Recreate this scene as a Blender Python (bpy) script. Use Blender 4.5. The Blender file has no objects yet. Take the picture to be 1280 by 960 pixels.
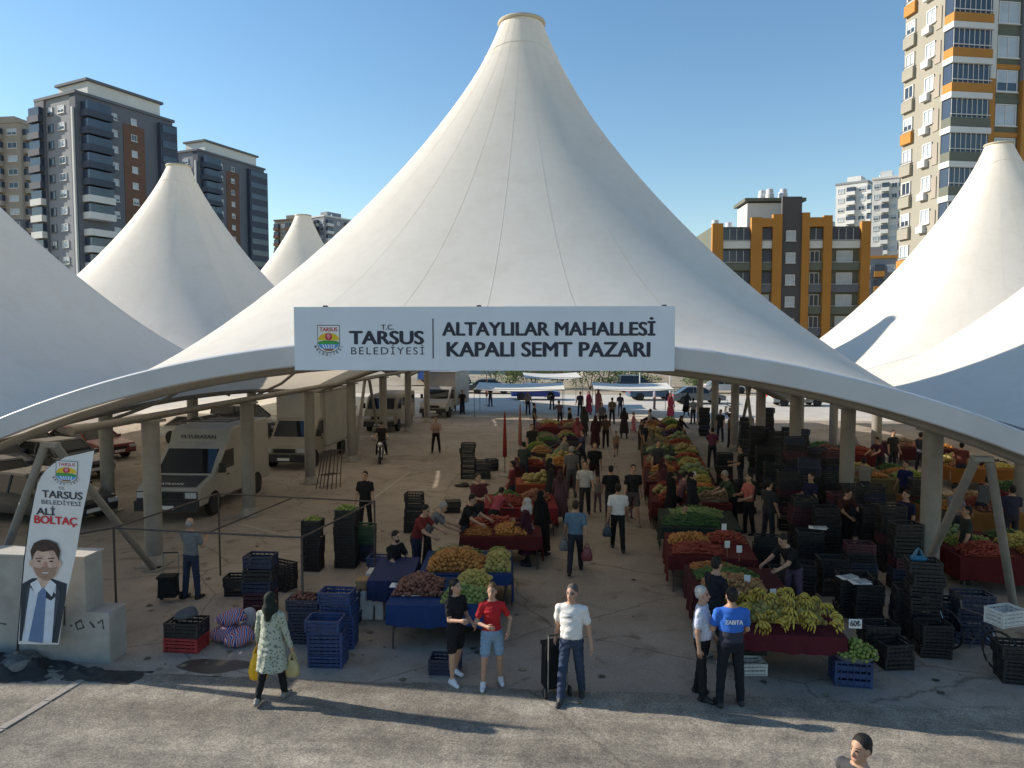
import bpy, math, random
import numpy as np
from mathutils import Vector, Matrix
R = math.radians
random.seed(7); rng = np.random.default_rng(7)
S = bpy.context.scene
COL = S.collection

# ------------------------------------------------------------------ camera, sky, sun, exposure
CAM_H, YAW, F_PX = 5.4, R(5.5), 910.0
PITCH = math.atan(55 / F_PX)
cd = bpy.data.cameras.new('camera'); cam = bpy.data.objects.new('camera', cd); COL.objects.link(cam)
cam.location = (0, 0, CAM_H); cam.rotation_euler = (math.pi / 2 - PITCH, 0, YAW)
cd.sensor_width = 36; cd.lens = 36 * F_PX / 1280; cd.clip_start = .1; cd.clip_end = 6000
S.camera = cam
SUN_EL = R(25.5); SUN_H = Vector((-.98, .155, 0)).normalized()      # horizontal direction towards the sun
W = bpy.data.worlds.new('World'); S.world = W; W.use_nodes = True
wn = W.node_tree; wn.nodes.clear()
sky = wn.nodes.new('ShaderNodeTexSky'); sky.sky_type = 'NISHITA'; sky.sun_disc = False
sky.sun_elevation = SUN_EL; sky.sun_rotation = math.atan2(SUN_H.x, SUN_H.y)
sky.altitude = 0; sky.air_density = 1.2; sky.dust_density = .1; sky.ozone_density = 1.6
bg = wn.nodes.new('ShaderNodeBackground'); bg.inputs[1].default_value = .077
wo = wn.nodes.new('ShaderNodeOutputWorld')
hs = wn.nodes.new('ShaderNodeHueSaturation'); hs.inputs['Saturation'].default_value = 1.2
wn.links.new(sky.outputs[0], hs.inputs['Color']); wn.links.new(hs.outputs[0], bg.inputs[0]); wn.links.new(bg.outputs[0], wo.inputs[0])
sl = bpy.data.lights.new('sun', 'SUN'); sl.energy = 3.2; sl.angle = R(.6); sl.color = (1, .91, .78)
sun = bpy.data.objects.new('sun', sl); COL.objects.link(sun)
sd = -(SUN_H * math.cos(SUN_EL) + Vector((0, 0, math.sin(SUN_EL))))
sun.rotation_euler = sd.to_track_quat('-Z', 'Y').to_euler(); sun.location = (-60, 10, 60)
S.view_settings.view_transform = 'Standard'; S.view_settings.look = 'None'
S.view_settings.exposure = 1.15; S.view_settings.gamma = 1.0
S.render.engine = 'CYCLES'
S.cycles.use_denoising = True; S.cycles.max_bounces = 7; S.cycles.diffuse_bounces = 5
S.cycles.glossy_bounces = 3; S.cycles.transmission_bounces = 4; S.cycles.transparent_max_bounces = 8
S.cycles.caustics_reflective = False; S.cycles.caustics_refractive = False

# ------------------------------------------------------------------ surveying: a place on the ground from its direction
_CR = cam.rotation_euler.to_matrix()
def ray(px, py): return (_CR @ Vector(((px - 640) / F_PX, -(py - 480) / F_PX, -1))).normalized()
def G(px, py, z=0.0):
    r = ray(px, py); t = (z - CAM_H) / r.z
    return (r.x * t, r.y * t)
FW = Vector((-math.sin(YAW), math.cos(YAW))); RT = Vector((math.cos(YAW), math.sin(YAW)))
def C(cx, d):                       # metres right of / ahead of the viewpoint -> ground place
    v = RT * cx + FW * d
    return (v.x, v.y)
def PD(px, d): return C((px - 640) / F_PX * d, d)

# ------------------------------------------------------------------ materials
MATS = {}
def pm(key, col, rough=.7, var=.18, scale=6., bump=.0, bscale=40., metal=0., island=0., spec=.5, hue=None, coat=0.):
    if key in MATS: return MATS[key]
    m = bpy.data.materials.new(key); m.use_nodes = True; MATS[key] = m
    nt = m.node_tree; N = nt.nodes; L = nt.links
    b = N['Principled BSDF']; b.inputs['Roughness'].default_value = rough; b.inputs['Metallic'].default_value = metal
    b.inputs['Specular IOR Level'].default_value = spec
    if coat: b.inputs['Coat Weight'].default_value = coat
    tc = N.new('ShaderNodeTexCoord')
    mx = N.new('ShaderNodeMix'); mx.data_type = 'RGBA'
    c = np.array(col)
    lo = np.clip(c * (1 - var), 0, 1); hi = np.clip((np.array(hue) if hue is not None else c * (1 + var)), 0, 1)
    mx.inputs[6].default_value = (*lo, 1); mx.inputs[7].default_value = (*hi, 1)
    nz = N.new('ShaderNodeTexNoise'); nz.inputs['Scale'].default_value = scale; nz.inputs['Detail'].default_value = 6
    nz.inputs['Roughness'].default_value = .62
    L.new(tc.outputs['Object'], nz.inputs['Vector'])
    fac = nz.outputs['Fac']
    mr = N.new('ShaderNodeMapRange'); mr.inputs[1].default_value = .3; mr.inputs[2].default_value = .7
    L.new(fac, mr.inputs[0]); fac = mr.outputs[0]
    if island:
        g = N.new('ShaderNodeNewGeometry'); mi = N.new('ShaderNodeMix'); mi.inputs[0].default_value = island
        L.new(fac, mi.inputs[2]); L.new(g.outputs['Random Per Island'], mi.inputs[3]); fac = mi.outputs[0]
    L.new(fac, mx.inputs[0]); L.new(mx.outputs[2], b.inputs['Base Color'])
    if bump:
        n2 = N.new('ShaderNodeTexNoise'); n2.inputs['Scale'].default_value = bscale; n2.inputs['Detail'].default_value = 4
        L.new(tc.outputs['Object'], n2.inputs['Vector'])
        bp = N.new('ShaderNodeBump'); bp.inputs['Strength'].default_value = bump; bp.inputs['Distance'].default_value = .02
        L.new(n2.outputs['Fac'], bp.inputs['Height']); L.new(bp.outputs[0], b.inputs['Normal'])
    return m
def nodes_of(m): return m.node_tree.nodes, m.node_tree.links, m.node_tree.nodes['Principled BSDF']
def noise_node(N, L, scale, detail=6, vec=None, rough=.6, dist=0):
    n = N.new('ShaderNodeTexNoise'); n.inputs['Scale'].default_value = scale; n.inputs['Detail'].default_value = detail
    n.inputs['Roughness'].default_value = rough; n.inputs['Distortion'].default_value = dist
    if vec is None:
        t = N.new('ShaderNodeTexCoord'); vec = t.outputs['Object']
    L.new(vec, n.inputs['Vector']); return n
def ramp(N, L, src, stops):
    r = N.new('ShaderNodeValToRGB'); e = r.color_ramp.elements
    while len(e) < len(stops): e.new(.5)
    for q, (p, c) in zip(e, stops): q.position = p; q.color = (*c, 1) if len(c) == 3 else c
    L.new(src, r.inputs[0]); return r
def mixc(N, L, f, a, b, mode='MIX'):
    m = N.new('ShaderNodeMix'); m.data_type = 'RGBA'; m.blend_type = mode
    for s, i in ((f, 0), (a, 6), (b, 7)):
        if isinstance(s, (int, float)): m.inputs[i].default_value = s
        elif isinstance(s, tuple): m.inputs[i].default_value = (*s, 1)
        else: L.new(s, m.inputs[i])
    return m.outputs[2]

def cracks(N, L, scale, width, dark):
    t = N.new('ShaderNodeTexCoord'); w = noise_node(N, L, 1.4, 5); mv = N.new('ShaderNodeMix'); mv.data_type = 'VECTOR'; mv.inputs[0].default_value = .25
    L.new(t.outputs['Object'], mv.inputs[4]); L.new(w.outputs['Color'], mv.inputs[5])
    v = N.new('ShaderNodeTexVoronoi'); v.feature = 'DISTANCE_TO_EDGE'; v.inputs['Scale'].default_value = scale; L.new(mv.outputs[1], v.inputs['Vector'])
    return ramp(N, L, v.outputs['Distance'], [(0, dark), (width, (1, 1, 1))]).outputs[0]
def mat_asphalt():
    m = pm('asphalt', (.3, .28, .25), .9, .1); N, L, b = nodes_of(m)
    n1 = noise_node(N, L, .45, 5); n2 = noise_node(N, L, 40, 5, rough=.8); n3 = noise_node(N, L, 2.6, 8, rough=.7)
    c1 = ramp(N, L, n1.outputs['Fac'], [(.32, (.25, .22, .185)), (.52, (.33, .295, .25)), (.68, (.43, .385, .33))])
    c2 = ramp(N, L, n2.outputs['Fac'], [(.32, (.3, .3, .3)), (.5, (.85, .85, .85)), (.68, (1.65, 1.6, 1.5))])
    c3 = ramp(N, L, n3.outputs['Fac'], [(.35, (.7, .7, .7)), (.65, (1.2, 1.2, 1.18))])
    o = mixc(N, L, 1., mixc(N, L, 1., c1.outputs[0], c2.outputs[0], 'MULTIPLY'), c3.outputs[0], 'MULTIPLY')
    o = mixc(N, L, 1., o, cracks(N, L, .12, .0012, (.7, .68, .66)), 'MULTIPLY')
    t = N.new('ShaderNodeTexCoord'); mp = N.new('ShaderNodeMapping'); mp.inputs['Scale'].default_value = (.12, 1.5, 1); L.new(t.outputs['Object'], mp.inputs['Vector'])
    n5 = noise_node(N, L, 1.2, 5, mp.outputs[0]); c5 = ramp(N, L, n5.outputs['Fac'], [(.35, (.72, .71, .7)), (.6, (1.1, 1.1, 1.09))]); o = mixc(N, L, 1., o, c5.outputs[0], 'MULTIPLY')
    L.new(o, b.inputs['Base Color'])
    bp = N.new('ShaderNodeBump'); bp.inputs['Strength'].default_value = .9; bp.inputs['Distance'].default_value = .02
    L.new(n2.outputs['Fac'], bp.inputs['Height']); L.new(bp.outputs[0], b.inputs['Normal']); return m
def mat_floor():
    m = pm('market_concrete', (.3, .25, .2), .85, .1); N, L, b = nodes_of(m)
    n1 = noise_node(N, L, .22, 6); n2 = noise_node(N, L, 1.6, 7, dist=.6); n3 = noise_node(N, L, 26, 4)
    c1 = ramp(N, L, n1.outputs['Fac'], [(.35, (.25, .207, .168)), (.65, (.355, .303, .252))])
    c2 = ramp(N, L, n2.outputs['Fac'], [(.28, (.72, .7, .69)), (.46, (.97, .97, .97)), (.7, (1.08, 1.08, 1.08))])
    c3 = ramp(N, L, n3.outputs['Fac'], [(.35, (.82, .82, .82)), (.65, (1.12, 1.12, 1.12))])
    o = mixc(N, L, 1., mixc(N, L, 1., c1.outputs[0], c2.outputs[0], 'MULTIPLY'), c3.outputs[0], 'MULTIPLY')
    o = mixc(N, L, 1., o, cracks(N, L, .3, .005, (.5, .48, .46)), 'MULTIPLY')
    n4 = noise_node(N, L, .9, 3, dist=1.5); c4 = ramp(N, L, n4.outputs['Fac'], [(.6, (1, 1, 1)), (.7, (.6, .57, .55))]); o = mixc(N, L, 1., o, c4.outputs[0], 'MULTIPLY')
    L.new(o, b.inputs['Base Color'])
    bp = N.new('ShaderNodeBump'); bp.inputs['Strength'].default_value = .3; bp.inputs['Distance'].default_value = .01
    L.new(n3.outputs['Fac'], bp.inputs['Height']); L.new(bp.outputs[0], b.inputs['Normal']); return m
def mat_membrane():
    m = pm('tent_membrane', (.8, .77, .7), .55, .05, 1.5, 0, spec=.35); N, L, b = nodes_of(m)
    n1 = noise_node(N, L, .35, 5); n2 = noise_node(N, L, 5, 5)
    c1 = ramp(N, L, n1.outputs['Fac'], [(.3, (.85, .795, .70)), (.7, (.89, .835, .74))])
    c2 = ramp(N, L, n2.outputs['Fac'], [(.3, (.965, .965, .96)), (.7, (1.02, 1.02, 1.02))])
    o = mixc(N, L, 1., c1.outputs[0], c2.outputs[0], 'MULTIPLY'); L.new(o, b.inputs['Base Color'])
    n6 = noise_node(N, L, 1.1, 6, rough=.7, dist=.4); c6 = ramp(N, L, n6.outputs['Fac'], [(.33, (.945, .935, .92)), (.52, (1, 1, 1))]); o = mixc(N, L, 1., o, c6.outputs[0], 'MULTIPLY'); L.new(o, b.inputs['Base Color'])
    t = N.new('ShaderNodeBsdfTranslucent'); t.inputs[0].default_value = (.93, .83, .67, 1)
    x = N.new('ShaderNodeMixShader'); x.inputs[0].default_value = .27
    out = N['Material Output']
    L.new(b.outputs[0], x.inputs[1]); L.new(t.outputs[0], x.inputs[2]); L.new(x.outputs[0], out.inputs[0]); return m
def cloth(c, key=None):
    key = key or 'cloth_%d_%d_%d' % tuple(int(v * 255) for v in c)
    return pm(key, c, .85, .09, 9, .45, 26, spec=.2)
def plain(c, rough=.5, metal=0., key=None, var=.1):
    key = key or 'paint_%d_%d_%d_%d_%d' % (*[int(v * 255) for v in c], int(rough * 10), int(metal * 10))
    return pm(key, c, rough, var, 5, .04, 20, metal)

STEEL = pm('column_paint', (.24, .222, .2), .55, .16, 2.5, .06, 12)
TUBE = pm('tube_paint', (.2, .178, .15), .5, .15, 2, .05, 10)
FASCIA = pm('fascia_membrane', (.52, .53, .55), .5, .08, .8, .03, 6)
DARKTUBE = pm('rusty_tube', (.06, .045, .04), .6, .4, 9, .2, 60)
GLASS = pm('window_glass', (.035, .05, .075), .12, .3, .2, spec=.7)
GLASSL = pm('window_curtain', (.42, .47, .52), .3, .2, .8, spec=.6)
CARGLASS = pm('car_glass', (.012, .014, .017), .06, .2, 2, spec=.6)
RUBBER = pm('rubber', (.02, .02, .02), .8, .2, 20, .2, 50)
CHROME = pm('chrome', (.6, .6, .6), .25, .1, 5, metal=1.)
PAPER = pm('paper_white', (.75, .75, .73), .7, .06, 5)
INK = pm('ink_navy', (.02, .025, .045), .6, .1, 5)
REDINK = pm('ink_red', (.6, .02, .03), .6, .1, 5)
PLASTIC = {'black': pm('crate_black', (.016, .016, .018), .5, .4, 5, .1, 30), 'blue': pm('crate_blue', (.025, .05, .14), .5, .3, 5, .1, 30),
           'navy': pm('crate_navy', (.02, .028, .06), .5, .3, 5, .1, 30), 'red': pm('crate_red', (.3, .03, .03), .5, .3, 5, .1, 30),
           'white': pm('crate_white', (.55, .55, .53), .5, .2, 5, .1, 30), 'purple': pm('crate_maroon', (.07, .02, .03), .5, .3, 5, .1, 30),
           'wood': pm('crate_wood', (.33, .2, .09), .8, .3, 8, .3, 30), 'green': pm('crate_green', (.03, .08, .04), .5, .3, 5, .1, 30)}

# ------------------------------------------------------------------ mesh builder
class MB:
    def __init__(s): s.v = []; s.f = []; s.m = []
    def add(s, vs, fs, mi=0):
        n = len(s.v); s.v.extend([tuple(q) for q in vs]); s.f.extend([tuple(i + n for i in f) for f in fs]); s.m.extend([mi] * len(fs)); return s
    def box(s, c, d, mi=0, rz=0., M=None):
        x, y, z = d[0] / 2, d[1] / 2, d[2] / 2
        P = [Vector((i * x, j * y, k * z)) for i in (-1, 1) for j in (-1, 1) for k in (-1, 1)]
        if rz: Q = Matrix.Rotation(rz, 3, 'Z'); P = [Q @ p for p in P]
        if M is not None: P = [M @ p for p in P]
        c = Vector(c)
        return s.add([p + c for p in P], [(0, 1, 3, 2), (4, 6, 7, 5), (0, 4, 5, 1), (2, 3, 7, 6), (0, 2, 6, 4), (1, 5, 7, 3)], mi)
    def tube(s, pts, r, n=8, mi=0, cap=True):
        pts = [Vector(p) for p in pts]; k = len(pts)
        rs = r if isinstance(r, (list, tuple)) else [r] * k
        vs = []; fs = []; up = Vector((0, 0, 1))
        for i, p in enumerate(pts):
            t = (pts[min(i + 1, k - 1)] - pts[max(i - 1, 0)]).normalized()
            if abs(t.z) > .95: up = Vector((0, 1, 0))
            elif abs(t.z) < .9: up = Vector((0, 0, 1))
            a = t.cross(up).normalized(); b = a.cross(t)
            for j in range(n):
                q = 2 * math.pi * j / n
                vs.append(p + (a * math.cos(q) + b * math.sin(q)) * rs[i])
        for i in range(k - 1):
            for j in range(n):
                fs.append((i * n + j, i * n + (j + 1) % n, (i + 1) * n + (j + 1) % n, (i + 1) * n + j))
        if cap: fs.append(tuple(range(n - 1, -1, -1))); fs.append(tuple((k - 1) * n + j for j in range(n)))
        return s.add(vs, fs, mi)
    def lathe(s, prof, n=16, c=(0, 0, 0), axis='Z', mi=0):
        vs = []; fs = []; k = len(prof)
        for r, z in prof:
            for j in range(n):
                q = 2 * math.pi * j / n; a, b = r * math.cos(q), r * math.sin(q)
                p = (a, b, z) if axis == 'Z' else (z, a, b) if axis == 'X' else (a, z, b)
                vs.append((p[0] + c[0], p[1] + c[1], p[2] + c[2]))
        for i in range(k - 1):
            for j in range(n): fs.append((i * n + j, i * n + (j + 1) % n, (i + 1) * n + (j + 1) % n, (i + 1) * n + j))
        if prof[0][0] > 1e-4: fs.append(tuple(range(n - 1, -1, -1)))
        if prof[-1][0] > 1e-4: fs.append(tuple((k - 1) * n + j for j in range(n)))
        return s.add(vs, fs, mi)
    def ell(s, c, r, mi=0, n=10, k=7):
        vs = []; fs = []
        for i in range(k + 1):
            t = math.pi * i / k
            for j in range(n):
                q = 2 * math.pi * j / n
                vs.append((c[0] + r[0] * math.sin(t) * math.cos(q), c[1] + r[1] * math.sin(t) * math.sin(q), c[2] + r[2] * math.cos(t)))
        for i in range(k):
            for j in range(n): fs.append((i * n + j, (i + 1) * n + j, (i + 1) * n + (j + 1) % n, i * n + (j + 1) % n))
        return s.add(vs, fs, mi)
    def prism(s, poly, x0, x1, mi=0, inset=0.):
        """poly in (y,z) extruded along x; inset rounds the two end faces"""
        n = len(poly); cy = sum(p[0] for p in poly) / n; cz = sum(p[1] for p in poly) / n
        def ins(p, q): 
            dy, dz = p[0] - cy, p[1] - cz; l = math.hypot(dy, dz) or 1
            return (p[0] - dy / l * q, p[1] - dz / l * q)
        rings = [(x0, 0), (x1, 0)] if not inset else [(x0, inset), (x0 + inset * .35, inset * .3), (x0 + inset * 1.2, 0), (x1 - inset * 1.2, 0), (x1 - inset * .35, inset * .3), (x1, inset)]
        vs = []; fs = []
        for x, q in rings: vs += [(x, *ins(p, q)) for p in poly]
        for i in range(len(rings) - 1):
            for j in range(n): fs.append((i * n + j, i * n + (j + 1) % n, (i + 1) * n + (j + 1) % n, (i + 1) * n + j))
        fs.append(tuple(range(n - 1, -1, -1))); fs.append(tuple((len(rings) - 1) * n + j for j in range(n)))
        return s.add(vs, fs, mi)
    def mesh(s, name, mats, smooth=False, angle=40):
        me = bpy.data.meshes.new(name); me.from_pydata(s.v, [], s.f)
        for m in (mats if isinstance(mats, (list, tuple)) else [mats]): me.materials.append(m)
        me.polygons.foreach_set('material_index', s.m)
        if smooth:
            me.polygons.foreach_set('use_smooth', [True] * len(s.f))
            try: me.set_sharp_from_angle(angle=R(angle))
            except Exception: pass
        me.update(); return me
    def build(s, name, mats, parent=None, smooth=False, loc=(0, 0, 0), rz=0., angle=40):
        return ob(name, s.mesh(name, mats, smooth, angle), parent, loc, rz)
def ob(name, me, parent=None, loc=(0, 0, 0), rz=0.):
    o = bpy.data.objects.new(name, me); COL.objects.link(o); o.parent = parent
    o.location = loc; o.rotation_euler = (0, 0, rz); return o
def tag(o, label, cat, group=None, kind=None):
    o['label'] = label; o['category'] = cat
    if group: o['group'] = group
    if kind: o['kind'] = kind
    return o
def thing(name, label, cat, loc=(0, 0, 0), rz=0., group=None):
    return tag(ob(name, None, None, loc, rz), label, cat, group)
def struct(o): o['kind'] = 'structure'; return o
_BOX = {}
def pbox(parent, name, c, d, m, rz=0.):
    k = (round(d[0], 3), round(d[1], 3), round(d[2], 3), m.name)
    if k not in _BOX: _BOX[k] = MB().box((0, 0, 0), d).mesh(name, m)
    return ob(name, _BOX[k], parent, c, rz)
def copy_tree(o, parent=None):
    c = o.copy(); COL.objects.link(c); c.parent = parent
    for ch in list(o.children): copy_tree(ch, c)
    return c
def text(name, s, size, m, parent, loc, rot=(math.pi / 2, 0, 0), align='LEFT', weight=0., spacing=1., sx=1., ext=.002, shear=0.):
    cu = bpy.data.curves.new(name, 'FONT'); cu.body = s; cu.size = size; cu.align_x = align; cu.align_y = 'BOTTOM_BASELINE' if False else 'TOP_BASELINE' if False else 'BOTTOM'
    cu.offset = weight; cu.extrude = ext; cu.space_character = spacing; cu.resolution_u = 3; cu.shear = shear
    t = bpy.data.objects.new(name, cu); COL.objects.link(t)
    dg = bpy.context.evaluated_depsgraph_get(); me = bpy.data.meshes.new_from_object(t.evaluated_get(dg))
    bpy.data.objects.remove(t); bpy.data.curves.remove(cu)
    me.materials.clear(); me.materials.append(m)
    o = ob(name, me, parent, loc); o.rotation_euler = rot; o.scale = (sx, 1, 1); return o
# ------------------------------------------------------------------ ground, road, market floor
def sheet(name, poly, z, m):
    me = bpy.data.meshes.new(name); me.from_pydata([(x, y, z) for x, y in poly], [], [tuple(range(len(poly)))]); me.materials.append(m)
    return struct(ob(name, me))
EARTH = pm('dry_earth', (.36, .29, .2), .95, .25, .3, .4, 6, hue=(.42, .36, .27))
sheet('ground', [(-1500, -300), (1500, -300), (1500, 2600), (-1500, 2600)], -.02, EARTH)
FLOOR = mat_floor(); ASPH = mat_asphalt()
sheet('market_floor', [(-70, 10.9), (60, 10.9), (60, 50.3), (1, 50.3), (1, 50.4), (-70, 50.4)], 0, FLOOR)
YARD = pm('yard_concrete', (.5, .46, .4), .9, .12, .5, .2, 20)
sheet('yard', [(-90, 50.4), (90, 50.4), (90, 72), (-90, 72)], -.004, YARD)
# asphalt: its ragged edge laps over the slab
pts = []
for i in range(140):
    x = -60 + i * .86
    pts.append((x, 10.95 + .012 * x + .05 * math.sin(x * 2.3) + random.uniform(-.05, .05)))
sheet('road', [(60, -40), (60, 11)] + pts[::-1] + [(-60, -40)], .012, ASPH)

# ------------------------------------------------------------------ tensile tents
MEMB = mat_membrane()
SEAMM = pm('membrane_seam', (.56, .52, .45), .6, .08, 3, spec=.3)
TA, TB, ZT, R0 = 10.5, 9.45, 14.5, .62
def edge_z(x, y):
    """height of the tent's border: arched to the front and back, nearly level along the columns"""
    fx = abs(x) / TA; fy = abs(y) / TB
    zf = 3.15 + 2.3 * (1 - min(fx, 1) ** 2.3); zs = 3.15 + .5 * (1 - min(fy, 1) ** 2)
    w = max(0, min(1, (fy - fx) * 8 + .5)) if True else 0
    return zf if fy >= fx else zs
def border(th):
    c, s_ = math.cos(th), math.sin(th)
    k = 1 / max(abs(c) / TA, abs(s_) / TB, 1e-6)
    x, y = c * k, s_ * k
    return x, y, edge_z(x, y)
def memb_pt(th, s_):
    bx_, by_, bz = border(th); Rr = math.hypot(bx_, by_)
    r = R0 * (Rr / R0) ** s_ if False else R0 + (Rr - R0) * s_
    lg = math.log(Rr / r) / math.log(Rr / R0); g = .2 * lg + .8 * (1 - s_) ** 1.6
    return (r * math.cos(th), r * math.sin(th), bz + (ZT - bz) * g)
def tent(loc, label, fine, zt=14.5):
    global ZT
    ZT = zt
    t = thing('tensile_tent', label, 'tent', (*loc, 0), 0, 'white tensile tents over the market')
    # gores between seams; corners land on seams
    cor = [math.atan2(TB, TA), math.pi - math.atan2(TB, TA), math.pi + math.atan2(TB, TA), 2 * math.pi - math.atan2(TB, TA)]
    ths = []
    for i in range(4):
        a, b = cor[i], cor[(i + 1) % 4] + (2 * math.pi if i == 3 else 0); n = (8, 6)[i % 2] if fine else (6, 4)[i % 2]
        ths += [a + (b - a) * j / n for j in range(n)]
    ths.append(ths[0] + 2 * math.pi)
    nr, na = (26, 5) if fine else (18, 3)
    ss = [(i / nr) ** 1.7 for i in range(nr + 1)]
    for a, b in zip(ths, ths[1:]):
        mb = MB(); vs = []; fs = []
        for s_ in ss:
            for j in range(na + 1):
                x, y, z = memb_pt(a + (b - a) * j / na, s_)
                u = j / na
                vs.append((x, y, z - .0 * math.sin(math.pi * u) * min(1, s_ * 4)))   # each gore sags a little between its seams
        for i in range(nr):
            for j in range(na): fs.append((i * (na + 1) + j, (i + 1) * (na + 1) + j, (i + 1) * (na + 1) + j + 1, i * (na + 1) + j + 1))
        pn = mb.add(vs, fs).build('membrane_panel', MEMB, t, True, angle=80); nrm = []
        for s_ in ss:
            for j in range(na + 1):
                th = a + (b - a) * j / na; e = .02; s2 = min(max(s_, .02), .98)
                A1, A2, B1, B2 = [Vector(q) for q in (memb_pt(th - e, s2), memb_pt(th + e, s2), memb_pt(th, s2 - .01), memb_pt(th, s2 + .01))]
                v = (B2 - B1).cross(A2 - A1).normalized(); nrm.append(v if v.z > 0 else -v)
        pn.data.normals_split_custom_set_from_vertices(nrm)
        if fine:
            sv = []; sf = []
            for i, s_ in enumerate(ss):
                x, y, z = memb_pt(a, s_); rr = math.hypot(x, y); q = .006 / max(rr, .3)
                for k in (-1, 1):
                    X, Y, Z = memb_pt(a + k * q, s_); k2 = 1 + .003 / max(rr, .3); sv.append((X * k2, Y * k2, Z + .003))
            for i in range(nr): sf.append((2 * i, 2 * i + 2, 2 * i + 3, 2 * i + 1))
            MB().add(sv, sf).build('seam', MEMB, t, True)
    # apex: ring, collar and cap
    MB().lathe([(R0 - .01, ZT - .02), (R0 + .06, ZT - .01), (R0 + .08, ZT + .03), (R0 + .06, ZT + .07), (R0 - .1, ZT + .1), (0, ZT + .11)], 32).build('apex_cap', pm('cap_paint', (.5, .44, .33), .6, .15, 3), t, True)
    s1 = .045
    MB().tube([(*memb_pt(2 * math.pi * j / 32, s1)[:2], memb_pt(2 * math.pi * j / 32, s1)[2] + .01) for j in range(33)], .012, 6, cap=False).build('collar_seam', MEMB, t, True)
    # edge beams: wrapped fascia on the two arches, tubes along the sides
    for sg in (-1, 1):
        P = []
        for i in range(49):
            x = -TA + 2 * TA * i / 48; P.append((x, sg * TB, edge_z(x * .999, sg * TB)))
        vs = []; fs = []; n = len(P); prof = [(0, .02), (.12, .0), (.135, -.02), (.10, -.35), (.08, -.37), (-.05, -.37), (-.07, -.02)]
        for p in P:
            for o_, h_ in prof: vs.append((p[0], p[1] + sg * o_, p[2] + h_))
        m_ = len(prof)
        for i in range(n - 1):
            for j in range(m_): fs.append((i * m_ + j, i * m_ + (j + 1) % m_, (i + 1) * m_ + (j + 1) % m_, (i + 1) * m_ + j))
        fs.append(tuple(range(m_))); fs.append(tuple((n - 1) * m_ + j for j in range(m_)))
        MB().add(vs, fs).build('arch_fascia', FASCIA, t, True, angle=18)
        MB().tube([(p[0], p[1] - sg * .42, p[2] - .42) for p in P[1:-1:2]], .075, 10).build('arch_tube', TUBE, t, True)
        MB().tube([(sg * TA * .995, TB * y / 10, edge_z(sg * TA, TB * y / 10 * .99) - .03) for y in range(-10, 11)], .09, 10).build('eave_tube', TUBE, t, True)
    # rafters under the membrane from the column heads up to the ring
    for k in range(8):
        th = math.pi / 8 + k * math.pi / 4
        q = [memb_pt(th, s_) for s_ in (.12, .3, .5, .7, .85, .97)]
        MB().tube([(x, y, z - .25) for x, y, z in q], .05, 6).build('rafter_tube', TUBE, t, True)
    return t
TX, TY = (-23.2, -1.8, 21.4), (21.6, 40.58, 59.4)
tent((TX[1], TY[0]), 'white cone tent over the market mouth, carrying the long name board', True)
tent((TX[1], TY[1]), 'white cone tent directly behind the one with the name board', False)
tent((TX[0], TY[0]), 'white cone tent beside the named one, beside the concrete block wall', True)
tent((TX[0], TY[1]), 'white cone tent in front of the dark grey apartment towers', True, 15.35)
tent((TX[0], TY[2]), 'small distant white cone tent in front of the far beige tower', False, 15.7)
tent((19.7, TY[0]), 'sunlit white cone tent above the bicycle, crossed by a blue shadow', True)
tent((TX[2], TY[1]), 'white cone tent in front of the tall orange and cream tower', True, 15.45)

# ------------------------------------------------------------------ columns, longitudinal beams, V props
cx_l, cx_r = -10.2, 7.5
ys = [16.3, 21.3, 26.4, 31.4, 36.6, 42, 47.2]
def column(x, y, label, ztop=3.45):
    t = thing('steel_column', label, 'column', (x, y, 0), 0, 'steel columns under the tents')
    MB().lathe([(.2, .03), (.2, ztop)], 12).build('shaft', STEEL, t, True)
    MB().box((0, 0, .015), (.62, .62, .03)).build('base_plate', STEEL, t)
    MB().box((0, 0, ztop + .03), (.5, .5, .06)).build('head_plate', STEEL, t)
    MB().lathe([(.27, .03), (.23, .2), (.205, .26)], 12).build('concrete_collar', pm('collar_concrete', (.33, .3, .26), .9, .2, 8), t, True)
ordn = ['first', 'second', 'third', 'fourth', 'fifth', 'sixth', 'seventh', 'eighth']
for i, y in enumerate(ys):
    column(cx_l, y, f'round grey steel column beside the parked vans, {ordn[i]} from the road')
    column(cx_r, y, f'round grey steel column among the crate stacks, {ordn[i]} from the road')
for x, nm in ((-14.8, 'near the parked cars'), (12.2, 'behind the second produce row')):
    for i, y in enumerate(ys[1:6]):
        column(x, y, f'round grey steel column {nm}, {ordn[i]} from the road')
def beam(p, q, r, label):
    tag(MB().tube([p, q], r, 10).build('roof_beam', TUBE, None, True), label, 'beam', 'beams along the column rows')
beam((cx_l, 13.6, 3.58), (cx_l, 49.5, 3.58), .09, 'long steel tube beam resting on the columns beside the vans')
beam((cx_r, 13.6, 3.58), (cx_r, 49.5, 3.58), .09, 'long steel tube beam resting on the columns among the crates')
beam((-14.8, 20.5, 3.58), (-14.8, 43, 3.58), .08, 'long steel tube beam above the parked cars')
beam((12.2, 20.5, 3.58), (12.2, 43, 3.58), .08, 'long steel tube beam above the second produce row')
def vprop(apex, feet, label, sgn=1):
    t = thing('v_prop', label, 'prop', (apex[0], apex[1], 0), 0, 'steel props carrying the arches')
    for k_, f in enumerate(feet):
        d = (f[0] - apex[0], f[1] - apex[1], .02)
        MB().tube([d, (sgn * (.12 if k_ else -.1), 0, apex[2])], .076, 10).build('leg', STEEL, t, True)
        MB().box((d[0], d[1], .015), (.4, .4, .03)).build('base_plate', STEEL, t)
    MB().box((0, 0, apex[2] + .02), (.3, .16, .08)).build('head_plate', STEEL, t)
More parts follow.
